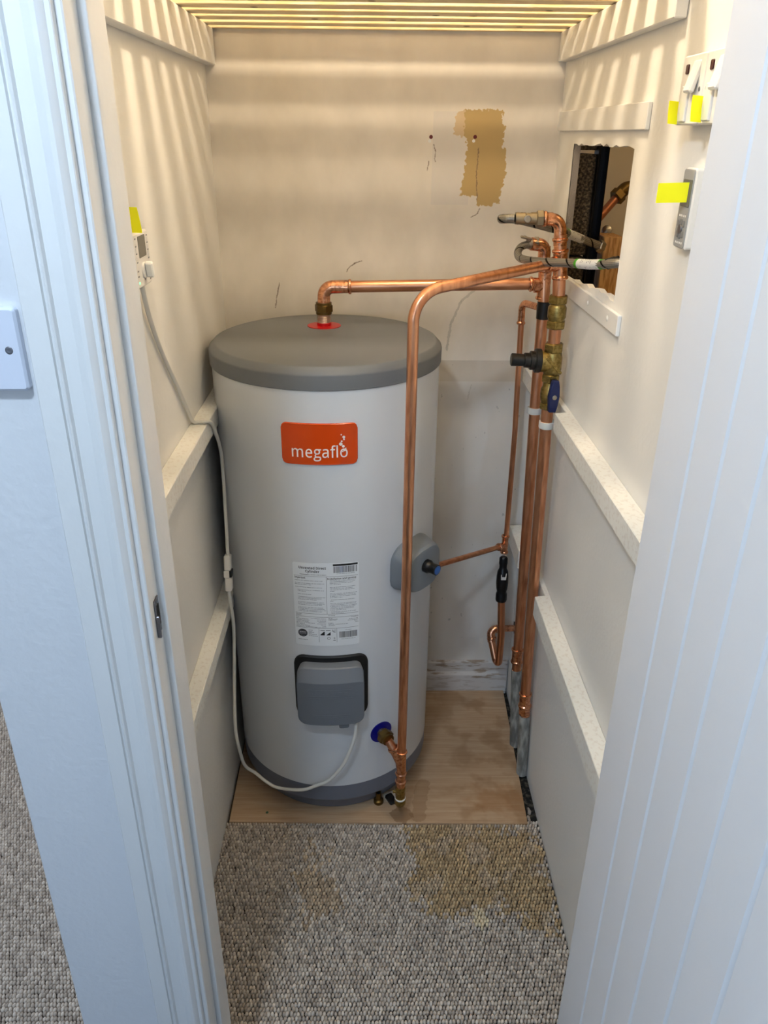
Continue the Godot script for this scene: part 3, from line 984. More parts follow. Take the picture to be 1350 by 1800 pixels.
func build_cylinder() -> void:
	var base := Vector3(CX, .004, CZ)
	var xf := Transform3D(Basis.IDENTITY, Vector3(CX, 0, CZ))
	var t := thing("hot_water_cylinder", base, "tall white hot water cylinder with grey lid standing on plywood", "water cylinder")
	var b := MB.new()
	b.lathe(xf, [Vector2(CR - .004, .108), Vector2(CR, .116), Vector2(CR, 1.225), Vector2(0, 1.23)], 96)
	var body := part(t, "body", b, M.cyl)
	b = MB.new()
	b.lathe(xf, [Vector2(0, .0042), Vector2(.233, .0042), Vector2(.2375, .008), Vector2(.252, .05), Vector2(.2645, .058), Vector2(.2672, .064), Vector2(.2672, .112), Vector2(.2652, .1165), Vector2(.25, .117)], 96)
	part(t, "base_band", b, M.base, "grey plastic base")
	b = MB.new()
	b.lathe(xf, [Vector2(.26, 1.2105), Vector2(.2712, 1.2105), Vector2(.2725, 1.212), Vector2(.2728, 1.241), Vector2(.2715, 1.246), Vector2(.261, 1.257), Vector2(.256, 1.2592), Vector2(.2, 1.2605), Vector2(0, 1.261)], 96)
	part(t, "lid", b, M.lid, "grey plastic lid")
	# outlet at the top: red collar and threaded stub
	var o := Vector3(-.1166, 1.261, -1.944)
	b = MB.new()
	b.turned(o, Vector3.UP, [Vector2(.0415, -.002), Vector2(.0415, .0008), Vector2(.040, .0015), Vector2(.018, .002), Vector2(.018, .008), Vector2(.016, .009), Vector2(.012, .009)], 40)
	part(t, "hot_collar", b, M.red, "red collar")
	b = MB.new()
	var th := [Vector2(0, 0)]
	for k in 9: th.append(Vector2(.0172, .004 + k * .0036)); th.append(Vector2(.0162, .0058 + k * .0036))
	th.append(Vector2(0, .038))
	b.turned(o, Vector3.UP, th, 24)
	part(t, "threaded_stub", b, M.steel)
	# cold inlet: blue collar and stub
	var ci := on_cyl(30, .2703)
	var dir := Vector3(sin(deg_to_rad(30)), 0, cos(deg_to_rad(30)))
	b = MB.new()
	b.warp = girth(30, .2703)
	var pts := disc(.0315, 32)
	for k in 32:
		var p0 := Vector3(pts[k].x, pts[k].y, .002)
		var p1 := Vector3(pts[(k + 1) % 32].x, pts[(k + 1) % 32].y, .002)
		b.tri(Vector3(0, 0, .0035), p0, p1)
		b.quad(p0 - Vector3(0, 0, .002), p1 - Vector3(0, 0, .002), p1, p0)
	part(t, "cold_collar", b, M.blue, "blue collar")
	b = MB.new()
	b.turned(ci, dir, [Vector2(.0135, -.002), Vector2(.0135, .016), Vector2(.012, .018), Vector2(0, .018)], 20)
	part(t, "inlet_stub", b, M.nickel)
	# orange badge with its lettering and bubbles
	b = MB.new()
	b.warp = girth(-.9, 1.0925)
	b.loft([[.165, .094, .012, .012, 0, 0], [.165, .094, .012, .012, 0, .0025], [.162, .091, .0105, .0105, 0, .0042], [.157, .086, .008, .008, 0, .0036]], 28)
	var badge := part(t, "badge", b, M.orange, "orange badge")
	var tm := words("megaflo", .036, false, .0008)
	var bb := text_box(tm)
	b = MB.new()
	b.warp = girth(-.9, 1.0925)
	b.add(tm, Transform3D(Basis.from_scale(Vector3(.119 / bb.size.x, 1, 1)), Vector3(-.059 - bb.position.x * .119 / bb.size.x, -.0375 - bb.position.y - .009 * 0, .0042)))
	part(badge, "lettering", b, M.print, "white lettering reading megaflo", 20.0)
	for q in [[980, 298, 9], [1013, 332, 18], [1015, 362, 12], [985, 388, 12], [972, 425, 23], [1005, 458, 18], [1037, 487, 8], [1020, 508, 18], [997, 527, 9]]:
		b = MB.new()
		b.warp = girth(-.9, 1.0925)
		b.extrude(Transform3D(Basis.IDENTITY, Vector3((q[0] - 690) / 1020.0 * .165, (432 - q[1]) / 565.0 * .094, .0038)), disc(q[2] * .165 / 1020.0, 16), .0008)
		part(badge, "bubble", b, M.print, "white bubble")
	# paper label
	b = MB.new()
	b.warp = girth(.4, .6855)
	b.loft([[.156, .2295, .003, .003, 0, 0], [.156, .2295, .003, .003, 0, .0004]], 24)
	var label := part(t, "label_sheet", b, M.label, "printed white label")
	for q in [["Unvented Direct", .0092, -.063, .1035, .064], ["Cylinder", .0092, -.0475, .0935, .033], ["Important", .0052, -.074, .0755, .026], ["Installation and service", .0052, .003, .0755, .068]]:
		b = MB.new()
		b.warp = girth(.4, .6855)
		var m := words(q[0], q[1], true, .0001)
		var a := text_box(m)
		b.add(m, Transform3D(Basis.from_scale(Vector3(q[4] / a.size.x, 1, 1)), Vector3(q[2] - a.position.x * q[4] / a.size.x, q[3] - .0045 - a.position.y - a.size.y * .5 + .003, .00045)))
		part(label, "heading", b, M.ink, "bold black heading", 20.0)
	# cover of the heating element in its black gasket
	b = MB.new()
	b.warp = girth(1.9, .4455)
	b.loft([[.1835, .192, .026, .03, 0, 0], [.1835, .192, .026, .03, 0, .004], [.178, .186, .023, .027, 0, .0065], [.166, .176, .018, .022, 0, .006]], 30)
	part(t, "gasket", b, M.rubber, "black gasket")
	b = MB.new()
	b.warp = girth(1.6, .4455)
	b.loft([[.152, .168, .020, .026, -.004, .004], [.150, .166, .019, .026, -.004, .027], [.148, .164, .018, .025, -.005, .031], [.143, .130, .006, .022, -.0185, .045], [.139, .125, .004, .020, -.019, .0463]], 30)
	var cover := part(t, "element_cover", b, M.cover, "grey cover of the heating element", 24.0)
	b = MB.new()
	b.warp = girth(1.6, .4455)
	var ridge := [[-.002, .026, .092, .0016], [-.002, .007, .102, .0009], [-.002, .001, .096, .0008], [-.002, -.0505, .085, .0009], [-.002, -.056, .08, .0009]]
	for q in ridge: b.loft([[q[2], q[3], .0004, .0004, q[1], .0461], [q[2], q[3], .0004, .0004, q[1], .0469]], 12)
	rng.seed = 33
	for k in 7: b.box(Vector3(-.046 + k * .0125, .0125, .0461), Vector3(-.046 + k * .0125 + rng.randf_range(.004, .010), .0135 + rng.randf_range(0, .006), .0467))
	part(cover, "embossing", b, M.cover, "faint embossed lines").set_meta("kind", "stuff")
	b = MB.new()
	var sp := on_cyl(1.6, .375, .0463)
	b.turned(sp, Vector3(sin(.028), 0, cos(.028)), [Vector2(.0055, -.001), Vector2(.0055, .0006), Vector2(.0042, .0006), Vector2(.0042, .0001), Vector2(0, .0001)], 18)
	part(cover, "screw", b, M.base)
	b = MB.new()
	b.warp = girth(7.5, .353)
	b.loft([[.024, .014, .003, .005, 0, .012], [.022, .012, .003, .005, 0, .04]], 10)
	b.loft([[.016, .008, .002, .003, .003, .012], [.014, .007, .002, .003, .003, .03]], 8)
	part(cover, "cable_gland", b, M.cover)
	# thermostat and relief valve housing on the right flank
	b = MB.new()
	b.warp = girth(49.5, .757)
	b.loft([[.140, .124, .05, .030, 0, -.012], [.140, .124, .05, .030, 0, .006], [.112, .114, .046, .036, -.004, .042], [.102, .106, .042, .034, -.005, .048], [.086, .092, .036, .03, -.006, .050]], 24)
	var housing := part(t, "valve_housing", b, M.housing, "grey housing of the relief valve", 22.0)
	b = MB.new()
	var ka := on_cyl(48.5, .762, .048)
	var kd := Vector3(sin(deg_to_rad(47)), .02, cos(deg_to_rad(47)))
	b.turned(ka, kd, [Vector2(0, 0), Vector2(.0165, 0), Vector2(.0165, .012), Vector2(.0135, .016), Vector2(.0125, .024), Vector2(.0135, .028), Vector2(.0135, .036), Vector2(.0115, .037), Vector2(0, .037)], 24)
	var knob := part(housing, "knob", b, M.black, "black knob")
	b = MB.new()
	b.turned(ka + kd.normalized() * .0365, kd, [Vector2(.011, -.001), Vector2(.011, .0008), Vector2(.010, .0014), Vector2(0, .0016)], 20)
	part(housing, "knob_cap", b, M.cap, "blue cap of the knob")
	# brass drain stub at the foot
	t = thing("drain_nozzle", Vector3(.0225, .004, -1.612), "short brown brass nozzle standing open at the foot of the cylinder", "nozzle")
	b = MB.new()
	b.turned(Vector3(.0225, .0042, -1.612), Vector3.UP, [Vector2(0, 0), Vector2(.0135, 0), Vector2(.0145, .003), Vector2(.0135, .010), Vector2(.0085, .013), Vector2(.0078, .02), Vector2(.0085, .023), Vector2(.0075, .026), Vector2(.0085, .03), Vector2(.0078, .036), Vector2(.0055, .036), Vector2(.0055, .02)], 20)
	part(t, "nozzle", b, M.dark_brass)
	b = MB.new()
	b.turned(Vector3(.0225, .0042, -1.612), Vector3.UP, [Vector2(.0056, .0335), Vector2(0, .0335)], 16)
	part(t, "bore", b, M.hole)
	b = MB.new()
	b.box(Vector3(-.011, 0, -.0165), Vector3(.011, .013, .0165), .003, Transform3D(Basis(Vector3.UP, .55) * Basis(Vector3.RIGHT, .12), Vector3(.057, .007, -1.615)))
	single("rubber_plug", b, M.black, "small black rubber plug lying on a pale smear beside the drain cock", "plug")

# ------------------------------------------------------------------ pipework
const R28 := .014
const R22 := .0115
const R15 := .0075

func build_pipes() -> void:
	var b := MB.new()
	# hot outlet: from the lid, elbow, level run to the riser by the hole
	var t := thing("copper_pipe", Vector3(-.1166, 1.29, -1.944), "level copper pipe with elbow leaving the top of the cylinder", "copper pipe")
	var top := Vector3(-.115, 1.354, -1.944)
	var e_end := Vector3(.395, 1.3685, -1.925)
	b.rod(Vector3(-.1, 1.3545, -1.944), e_end, R28)
	part(t, "pipe", b, M.copper_across)
	b = MB.new()
	b.tube(fillet([Vector3(-.1163, 1.312, -1.944), top, Vector3(-.055, 1.3558, -1.944)], .036, 8), R28 + .0016, 22)
	socket(b, Vector3(-.082, 1.355, -1.944), (e_end - top), .034, R28)
	part(t, "elbow", b, M.fitting)
	b = MB.new()
	hexnut(b, Vector3(-.1166, 1.294, -1.944), Vector3.UP, .0225, .020)
	b.turned(Vector3(-.1166, 1.290, -1.944), Vector3.UP, [Vector2(0, 0), Vector2(.0195, 0), Vector2(.0195, .028), Vector2(0, .028)], 20)
	part(t, "union_nut", b, M.dark_brass)
	# riser behind (left of the two): from the floor up to the tee, with the elbow and valve at its top
	var c := [Vector3(.4085, 1.455, -1.922), Vector3(.4165, 1.33, -1.91), Vector3(.4185, 1.06, -1.902), Vector3(.424, .77, -1.89), Vector3(.4305, .268, -1.861)]
	t = thing("copper_pipe", Vector3(.4445, .0, -1.842), "rear one of the two thick copper risers on the right wall", "copper pipe")
	b = MB.new()
	b.tube(c, R28, 20)
	part(t, "pipe", b, M.copper)
	b = MB.new()
	b.tube([Vector3(.4303, .272, -1.8612), Vector3(.444, .0, -1.842)], .0155, 18)
	part(t, "painted_tail", b, M.zinc, "grey paint-smeared lower end of the pipe")
	b = MB.new()
	var dn: Vector3 = (c[4] - c[3]).normalized()
	socket(b, Vector3(.4285, .322, -1.864), -dn, .022, R28)
	socket(b, Vector3(.4285, .322, -1.864), dn, .026, R28)
	part(t, "coupler", b, M.fitting)
	b = MB.new()
	var tee := Vector3(.4145, 1.369, -1.916)
	socket(b, tee, Vector3(-1, 0, 0), .036, R28)
	socket(b, tee, Vector3.UP, .036, R28)
	socket(b, tee, Vector3.DOWN, .036, R28)
	b.tube(fillet([tee + Vector3(-.024, -.004, .0), tee + Vector3(.0, -.004, .0), tee + Vector3(.001, -.036, .0)], .03, 6), R28 + .002, 20)
	part(t, "tee", b, M.fitting)
	b = MB.new()
	b.tube(fillet([Vector3(.4095, 1.425, -1.92), Vector3(.4085, 1.458, -1.921), Vector3(.375, 1.461, -1.915)], .022, 7), R28 + .001, 20)
	socket(b, Vector3(.4085, 1.43, -1.92), Vector3.DOWN, .024, R28)
	part(t, "elbow", b, M.fitting)
	b = MB.new()
	b.turned(Vector3(.4185, 1.288, -1.908), Vector3(-.005, 1, .0), [Vector2(R28, 0), Vector2(.0172, .001), Vector2(.0178, .020), Vector2(.0172, .041), Vector2(R28, .042)], 24)
	part(t, "black_band", b, M.black, "black band round the pipe")
	# riser in front
	var d := [Vector3(.413, 1.378, -1.75), Vector3(.4152, 1.08, -1.75), Vector3(.424, .73, -1.75), Vector3(.434, .30, -1.742), Vector3(.4395, .20, -1.738)]
	t = thing("copper_pipe", Vector3(.444, .0, -1.726), "front one of the two thick copper risers on the right wall", "copper pipe")
	b = MB.new()
	b.tube([Vector3(.4035, 1.50, -1.75), Vector3(.41, 1.42, -1.75)] + d, R28, 20)
	part(t, "pipe", b, M.copper)
	b = MB.new()
	b.tube([Vector3(.4385, .205, -1.738), Vector3(.444, .0, -1.722)], .0155, 18)
	part(t, "painted_tail", b, M.zinc, "grey paint-smeared lower end of the pipe")
	b = MB.new()
	socket(b, Vector3(.435, .262, -1.741), Vector3(-.02, 1, 0), .02, R28)
	b.turned(Vector3(.435, .262, -1.741), Vector3(.05, -1, .02), [Vector2(0, 0), Vector2(.0155, 0), Vector2(.0155, .018), Vector2(.0185, .021), Vector2(.0185, .026), Vector2(.0155, .029), Vector2(.0165, .034), Vector2(.0152, .038), Vector2(.0165, .043), Vector2(.0152, .047), Vector2(.0162, .052), Vector2(0, .055)], 24)
	part(t, "coupler", b, M.fitting)
	b = MB.new()
	var ft := Vector3(.4095, 1.441, -1.75)
	socket(b, ft, Vector3(-.1, 1, 0), .03, R28)
	socket(b, ft, Vector3(.08, -1, 0), .034, R28)
	b.turned(ft, Vector3(-.9, -.05, .35), [Vector2(0, 0), Vector2(.0165, 0), Vector2(.0165, .016), Vector2(.0135, .024), Vector2(.0135, .028), Vector2(.0155, .03), Vector2(.0155, .034), Vector2(0, .035)], 22)
	part(t, "tee", b, M.fitting)
	b = MB.new()
	socket(b, Vector3(.405, 1.478, -1.75), Vector3(-.08, 1, 0), .016, R28 - .001)
	b.tube(fillet([Vector3(.404, 1.483, -1.75), Vector3(.4008, 1.529, -1.75), Vector3(.362, 1.532, -1.75)], .024, 8), R28 - .001, 20)
	socket(b, Vector3(.383, 1.531, -1.75), Vector3(-1, .03, 0), .020, R28 - .002)
	part(t, "elbow", b, M.fitting)
	# cold feed: hangs in front of the cylinder, bends over at the top and runs back to the front riser
	t = thing("copper_pipe", Vector3(.081, .05, -1.555), "long bent copper pipe hanging in front of the cylinder", "copper pipe")
	b = MB.new()
	b.tube(fillet([Vector3(.081, .22, -1.555), Vector3(.0837, 1.4115, -1.555), Vector3(.19, 1.425, -1.602), Vector3(.386, 1.4405, -1.742)], .075, 14), R22, 20)
	part(t, "pipe", b, M.copper)
	b = MB.new()
	var lt := Vector3(.0805, .205, -1.555)
	socket(b, lt, Vector3.UP, .040, R22)
	socket(b, lt, Vector3.DOWN, .042, R22)
	var toward := (ci_mouth() - lt).normalized()
	b.tube(fillet([lt + Vector3(0, -.022, 0), lt + Vector3(-.003, .004, 0), lt + (ci_mouth() - lt) * .62], .03, 7), R22 + .0016, 20)
	socket(b, lt + (ci_mouth() - lt) * .4, toward, .026, R22)
	part(t, "tee", b, M.fitting)
	b = MB.new()
	b.tube([ci_mouth() - toward * .03, ci_mouth() + on_dir() * -.012], R22, 18)
	part(t, "branch_stub", b, M.copper)
	b = MB.new()
	hexnut(b, on_cyl(30, .2703, .012), on_dir(), .0215, .020)
	b.turned(on_cyl(30, .2703, .032), on_dir(), [Vector2(0, 0), Vector2(.0165, 0), Vector2(.0165, .006), Vector2(.012, .007), Vector2(0, .007)], 20)
	part(t, "inlet_nut", b, M.dark_brass)
	b = MB.new()
	b.turned(Vector3(.0803, .17, -1.555), Vector3.DOWN, [Vector2(0, 0), Vector2(.0125, 0), Vector2(.0125, .026), Vector2(.0152, .029), Vector2(.0152, .034), Vector2(.0125, .037), Vector2(.0118, .062), Vector2(0, .062)], 22)
	part(t, "reducer", b, M.fitting)
	# drain cock on the end of the feed
	t = thing("drain_cock", Vector3(.08, .048, -1.555), "brass drain cock with white sealing ring under the long bent pipe", "drain cock")
	b = MB.new()
	b.turned(Vector3(.08, .122, -1.555), Vector3.DOWN, [Vector2(0, 0), Vector2(.0125, 0), Vector2(.0142, .006), Vector2(.0132, .014), Vector2(.0138, .022), Vector2(.0132, .042), Vector2(0, .042)], 22)
	part(t, "body", b, M.brass)
	b = MB.new()
	b.turned(Vector3(.08, .082, -1.555), Vector3.DOWN, [Vector2(0, 0), Vector2(.0142, .0), Vector2(.015, .002), Vector2(.0142, .005), Vector2(0, .005)], 22)
	part(t, "sealing_ring", b, M.white, "white ring")
	b = MB.new()
	b.turned(Vector3(.08, .077, -1.555), Vector3.DOWN, [Vector2(0, 0), Vector2(.015, 0), Vector2(.0158, .006), Vector2(.0155, .014), Vector2(.012, .022), Vector2(0, .024)], 22)
	part(t, "cap", b, M.brass)
	b = MB.new()
	b.box(Vector3(-.006, -.004, -.003), Vector3(.006, .004, .003), .001, Transform3D(Basis.IDENTITY, Vector3(.0655, .105, -1.552)))
	part(t, "spindle", b, M.brass)
	# thin overflow pipe at the back
	t = thing("copper_pipe", Vector3(.40, .58, -2.03), "thin copper discharge pipe down the back corner, elbowed at the top", "copper pipe")
	b = MB.new()
	b.tube([Vector3(.3885, 1.275, -2.03), Vector3(.3975, .951, -2.03), Vector3(.3985, .62, -2.028)], R15, 16)
	part(t, "pipe", b, M.copper)
	b = MB.new()
	b.tube(fillet([Vector3(.3888, 1.262, -2.03), Vector3(.3878, 1.304, -2.03), Vector3(.4135, 1.308, -1.95)], .026, 9), R15 + .0012, 18)
	socket(b, Vector3(.3885, 1.268, -2.03), Vector3.DOWN, .020, R15)
	part(t, "elbow", b, M.fitting)
	b = MB.new()
	var dt := Vector3(.396, .598, -2.027)
	socket(b, dt, Vector3.UP, .034, R15 + .0005)
	socket(b, dt, Vector3.DOWN, .026, R15 + .0005)
	var to_valve := (Vector3(.158, .665, -1.775) - dt).normalized()
	socket(b, dt, to_valve, .034, R15 + .0005)
	part(t, "tee", b, M.fitting)
	b = MB.new()
	b.rod(dt + to_valve * .02, Vector3(.150, .672, -1.765), R15, 16)
	part(t, "branch", b, M.copper_across)
	# tundish
	t = thing("tundish", Vector3(.3955, .42, -2.005), "black plastic tundish joining the thin pipe to the trap pipe below", "tundish")
	b = MB.new()
	var tp := Vector3(.3945, .42, -2.003)
	b.turned(tp, Vector3(.0, 1, -.12), [Vector2(0, 0), Vector2(.0155, 0), Vector2(.0172, .006), Vector2(.0168, .024), Vector2(.0142, .032), Vector2(.0168, .042), Vector2(.0182, .06), Vector2(.0178, .082), Vector2(.0158, .098), Vector2(.0112, .108), Vector2(.0115, .118), Vector2(.0128, .124), Vector2(.0125, .140), Vector2(.0085, .145), Vector2(0, .145)], 24)
	part(t, "body", b, M.black)
	b = MB.new()
	var front := Transform3D(Basis.IDENTITY, tp + Vector3(.0005, .086, .0075))
	b.extrude(front, PackedVector2Array([Vector2(-.0072, -.008), Vector2(.0072, -.008), Vector2(.0082, .014), Vector2(.006, .014), Vector2(.005, .001), Vector2(-.005, .001), Vector2(-.0066, .010), Vector2(-.0082, .010)]), .0012)
	part(t, "sight_window", b, M.plastic, "pale edge of the sight window")
	# trap pipe below the tundish
	t = thing("copper_pipe", Vector3(.405, .165, -2.0), "short copper pipe bent sharply back up below the black tundish", "copper pipe")
	b = MB.new()
	b.tube(fillet([Vector3(.395, .43, -2.003), Vector3(.4035, .30, -2.0), Vector3(.404, .160, -2.0), Vector3(.3835, .245, -2.058)], .013, 9), R22, 20)
	part(t, "pipe", b, M.copper)
	b = MB.new()
	b.tube(fillet([Vector3(.3855, .236, -2.052), Vector3(.381, .272, -2.068), Vector3(.422, .274, -2.069)], .022, 8), R22 + .0014, 20)
	socket(b, Vector3(.3825, .262, -2.063), Vector3(.2, -1, .45), .022, R22)
	socket(b, Vector3(.4, .2735, -2.069), Vector3.RIGHT, .016, R22)
	b.rod(Vector3(.405, .2735, -2.069), Vector3(.463, .275, -2.07), R22 - .001, 18)
	part(t, "elbow", b, M.fitting)
	b = MB.new()
	b.extrude(Transform3D(Basis(Vector3.BACK, Vector3.UP, Vector3.LEFT), Vector3(.4596, .275, -2.07)), PackedVector2Array([Vector2(-.02, -.016), Vector2(-.002, -.021), Vector2(.016, -.018), Vector2(.021, .002), Vector2(.015, .019), Vector2(-.006, .021), Vector2(-.02, .012)]), .0008)
	part(t, "wall_hole", b, M.hole)
	# brass valves on the front riser, top to bottom
	var ax := Vector3(.006, -1, 0)
	t = thing("check_valve", Vector3(.4145, 1.299, -1.75), "brass coupling with two hexagonal nuts high on the front riser", "valve")
	b = MB.new()
	hexnut(b, Vector3(.4132, 1.374, -1.75), ax, .0222, .019)
	part(t, "nut", b, M.brass)
	b = MB.new()
	b.turned(Vector3(.4133, 1.357, -1.75), ax, [Vector2(0, 0), Vector2(.0175, 0), Vector2(.0168, .004), Vector2(.0205, .010), Vector2(.0208, .030), Vector2(.0182, .036), Vector2(.0182, .042), Vector2(0, .042)], 26)
	part(t, "body", b, M.brass)
	b = MB.new()
	hexnut(b, Vector3(.4136, 1.319, -1.75), ax, .0222, .019)
	part(t, "nut", b, M.brass)
	t = thing("pressure_valve", Vector3(.4145, 1.19, -1.75), "brass pressure reducing valve with black adjusting knob pointing left", "valve")
	b = MB.new()
	hexnut(b, Vector3(.4145, 1.268, -1.75), ax, .0225, .022)
	part(t, "nut", b, M.brass)
	b = MB.new()
	b.turned(Vector3(.4145, 1.248, -1.75), ax, [Vector2(0, 0), Vector2(.0185, 0), Vector2(.02, .006), Vector2(.022, .014), Vector2(.022, .040), Vector2(.0175, .052), Vector2(0, .053)], 26)
	b.turned(Vector3(.4145, 1.225, -1.75), Vector3.LEFT, [Vector2(0, 0), Vector2(.0235, .006), Vector2(.0245, .026), Vector2(.022, .03), Vector2(0, .03)], 26)
	b.box(Vector3(-.026, -.0035, .0), Vector3(.026, .0035, .0245), .001, Transform3D(Basis(Vector3.BACK, -.8), Vector3(.414, 1.221, -1.75)))
	part(t, "body", b, M.brass)
	b = MB.new()
	b.turned(Vector3(.387, 1.2265, -1.75), Vector3(-1, .035, 0), [Vector2(0, 0), Vector2(.0265, 0), Vector2(.0275, .003), Vector2(.0275, .012), Vector2(.0255, .0135), Vector2(.0215, .0138), Vector2(.0215, .023), Vector2(.0205, .0245), Vector2(.0172, .0248), Vector2(.0168, .037), Vector2(.0138, .039), Vector2(.0146, .066), Vector2(.013, .0675), Vector2(0, .0675)], 28)
	part(t, "adjusting_knob", b, M.black, "black knob", 15.0)
	b = MB.new()
	hexnut(b, Vector3(.4148, 1.197, -1.75), ax, .0215, .020)
	part(t, "nut", b, M.brass)
	t = thing("ball_valve", Vector3(.4148, 1.11, -1.75), "brass ball valve with dark blue lever below the pressure valve", "valve")
	b = MB.new()
	b.turned(Vector3(.4148, 1.177, -1.75), ax, [Vector2(0, 0), Vector2(.0165, 0), Vector2(.0165, .010), Vector2(.020, .016), Vector2(.0212, .032), Vector2(.019, .044), Vector2(.0165, .05), Vector2(0, .05)], 26)
	hexnut(b, Vector3(.4151, 1.128, -1.75), ax, .0205, .016)
	b.turned(Vector3(.4155, 1.150, -1.75), Vector3(.12, .0, 1), [Vector2(0, 0), Vector2(.009, 0), Vector2(.009, .026), Vector2(0, .026)], 18)
	part(t, "body", b, M.brass)
	b = MB.new()
	b.extrude(Transform3D(Basis(Vector3.UP, .12), Vector3(.4185, 1.150, -1.7275)), PackedVector2Array([Vector2(-.0085, -.036), Vector2(.0065, -.037), Vector2(.0105, -.02), Vector2(.0125, .002), Vector2(.0105, .024), Vector2(.0075, .038), Vector2(-.006, .039), Vector2(-.010, .02), Vector2(-.0125, 0), Vector2(-.0105, -.02)]), .013, .002)
	var lever := part(t, "lever", b, M.handle, "dark blue lever")
	b = MB.new()
	b.turned(Vector3(.4201, 1.150, -1.7142), Vector3(.12, 0, 1), [Vector2(.0055, -.001), Vector2(.0055, .001), Vector2(.004, .002), Vector2(0, .0024)], 16)
	part(lever, "screw", b, M.steel)
	# pipe clips
	for q in [[Vector3(.4175, 1.058, -1.902), "milky plastic clip round the rear riser, fixed to the back of the batten", "rear"], [Vector3(.4165, 1.073, -1.75), "milky plastic clip round the front riser at the upper right batten", "front"]]:
		t = thing("pipe_clip", q[0], q[1], "pipe clip")
		b = MB.new()
		b.turned(q[0] + Vector3(0, -.008, 0), Vector3.UP, [Vector2(.0142, 0), Vector2(.0178, 0), Vector2(.0185, .002), Vector2(.0185, .014), Vector2(.0178, .016), Vector2(.0142, .016)], 24)
		part(t, "ring", b, M.clear)
		b = MB.new()
		b.box(q[0] + Vector3(.008, -.008, -.016 if q[2] == "rear" else -.012), q[0] + Vector3(.045 - (.012 if q[2] == "rear" else .006), .008, .008), .002)
		part(t, "base", b, M.clear)
	# flexible hoses
	t = thing("flexible_hose", Vector3(.2826, 1.52, -1.75), "braided steel hose looping from the topmost isolating valve into the hole", "hose")
	var h1 := curve([Vector3(.302, 1.5315, -1.75), Vector3(.288, 1.531, -1.753), Vector3(.279, 1.529, -1.766), Vector3(.284, 1.528, -1.782), Vector3(.315, 1.526, -1.795), Vector3(.37, 1.513, -1.82), Vector3(.425, 1.497, -1.865), Vector3(.468, 1.4815, -1.915), Vector3(.513, 1.4647, -1.953), Vector3(.549, 1.452, -1.969)], 7)
	b = MB.new()
	b.tube(h1, .0095, 18, .06)
	part(t, "braid", b, M.braid)
	b = MB.new()
	b.tube([Vector3(.447, 1.4893, -1.8925), Vector3(.468, 1.4815, -1.915), Vector3(.490, 1.473, -1.9365), Vector3(.5, 1.4692, -1.9445)], .0102, 18, .086)
	part(t, "sleeve", b, M.sleeve, "white printed sleeve edged in green")
	b = MB.new()
	hexnut(b, Vector3(.547, 1.4525, -1.968), Vector3(.036, -.013, -.016), .015, .016)
	part(t, "end_nut", b, M.steel)
	t = thing("flexible_hose", Vector3(.338, 1.43, -1.88), "braided steel hose crossing in front of the risers into the hole", "hose")
	var h2 := curve([Vector3(.368, 1.460, -1.913), Vector3(.352, 1.456, -1.908), Vector3(.341, 1.447, -1.89), Vector3(.339, 1.4385, -1.86), Vector3(.3445, 1.4405, -1.80), Vector3(.371, 1.4475, -1.72), Vector3(.405, 1.454, -1.665), Vector3(.432, 1.462, -1.59), Vector3(.458, 1.4745, -1.517), Vector3(.475, 1.479, -1.508)], 7)
	b = MB.new()
	b.tube(h2, .0088, 18, .06)
	part(t, "braid", b, M.braid)
	b = MB.new()
	b.tube([Vector3(.417, 1.4573, -1.634), Vector3(.432, 1.462, -1.59), Vector3(.447, 1.4685, -1.549)], .0096, 18, .0905)
	part(t, "sleeve", b, M.sleeve, "white printed sleeve edged in green")
	b = MB.new()
	b.turned(Vector3(.450, 1.470, -1.540), Vector3(.026, .012, -.012) + Vector3(0, 0, .03), [Vector2(0, 0), Vector2(.0104, 0), Vector2(.0104, .016), Vector2(.0092, .017), Vector2(.0092, .024), Vector2(0, .024)], 18)
	part(t, "end_ferrule", b, M.rubber)
	# isolating valves
	t = thing("isolating_valve", Vector3(.33, 1.515, -1.75), "nickel isolating valve with slotted screw on the topmost elbow", "valve")
	b = MB.new()
	hexnut(b, Vector3(.364, 1.5318, -1.75), Vector3.LEFT, .0172, .016)
	part(t, "nut", b, M.nickel)
	b = MB.new()
	b.turned(Vector3(.35, 1.5318, -1.75), Vector3.LEFT, [Vector2(0, 0), Vector2(.0128, 0), Vector2(.0128, .012), Vector2(.0115, .014), Vector2(.0115, .024), Vector2(.0125, .026), Vector2(.0118, .029), Vector2(.0125, .032), Vector2(.0118, .036), Vector2(.0125, .040), Vector2(.0118, .046), Vector2(0, .048)], 22)
	part(t, "body", b, M.nickel)
	b = MB.new()
	b.turned(Vector3(.3285, 1.5318, -1.7405), Vector3.BACK, [Vector2(.0075, 0), Vector2(.0075, .004), Vector2(.006, .0045), Vector2(.006, .0035), Vector2(0, .0035)], 18)
	b.box(Vector3(.3277, 1.5268, -1.7375), Vector3(.3293, 1.5368, -1.7362))
	part(t, "slotted_screw", b, M.steel)
	t = thing("isolating_valve", Vector3(.38, 1.45, -1.915), "chrome isolating valve with small wing lever behind the front hose", "valve")
	b = MB.new()
	hexnut(b, Vector3(.392, 1.461, -1.917), Vector3.LEFT, .0165, .012)
	b.turned(Vector3(.38, 1.461, -1.917), Vector3.LEFT, [Vector2(0, 0), Vector2(.012, 0), Vector2(.013, .008), Vector2(.011, .016), Vector2(0, .016)], 20)
	part(t, "body", b, M.steel)
	b = MB.new()
	b.box(Vector3(-.003, 0, -.008), Vector3(.003, .018, .008), .002, Transform3D(Basis(Vector3.BACK, .9), Vector3(.370, 1.468, -1.908)))
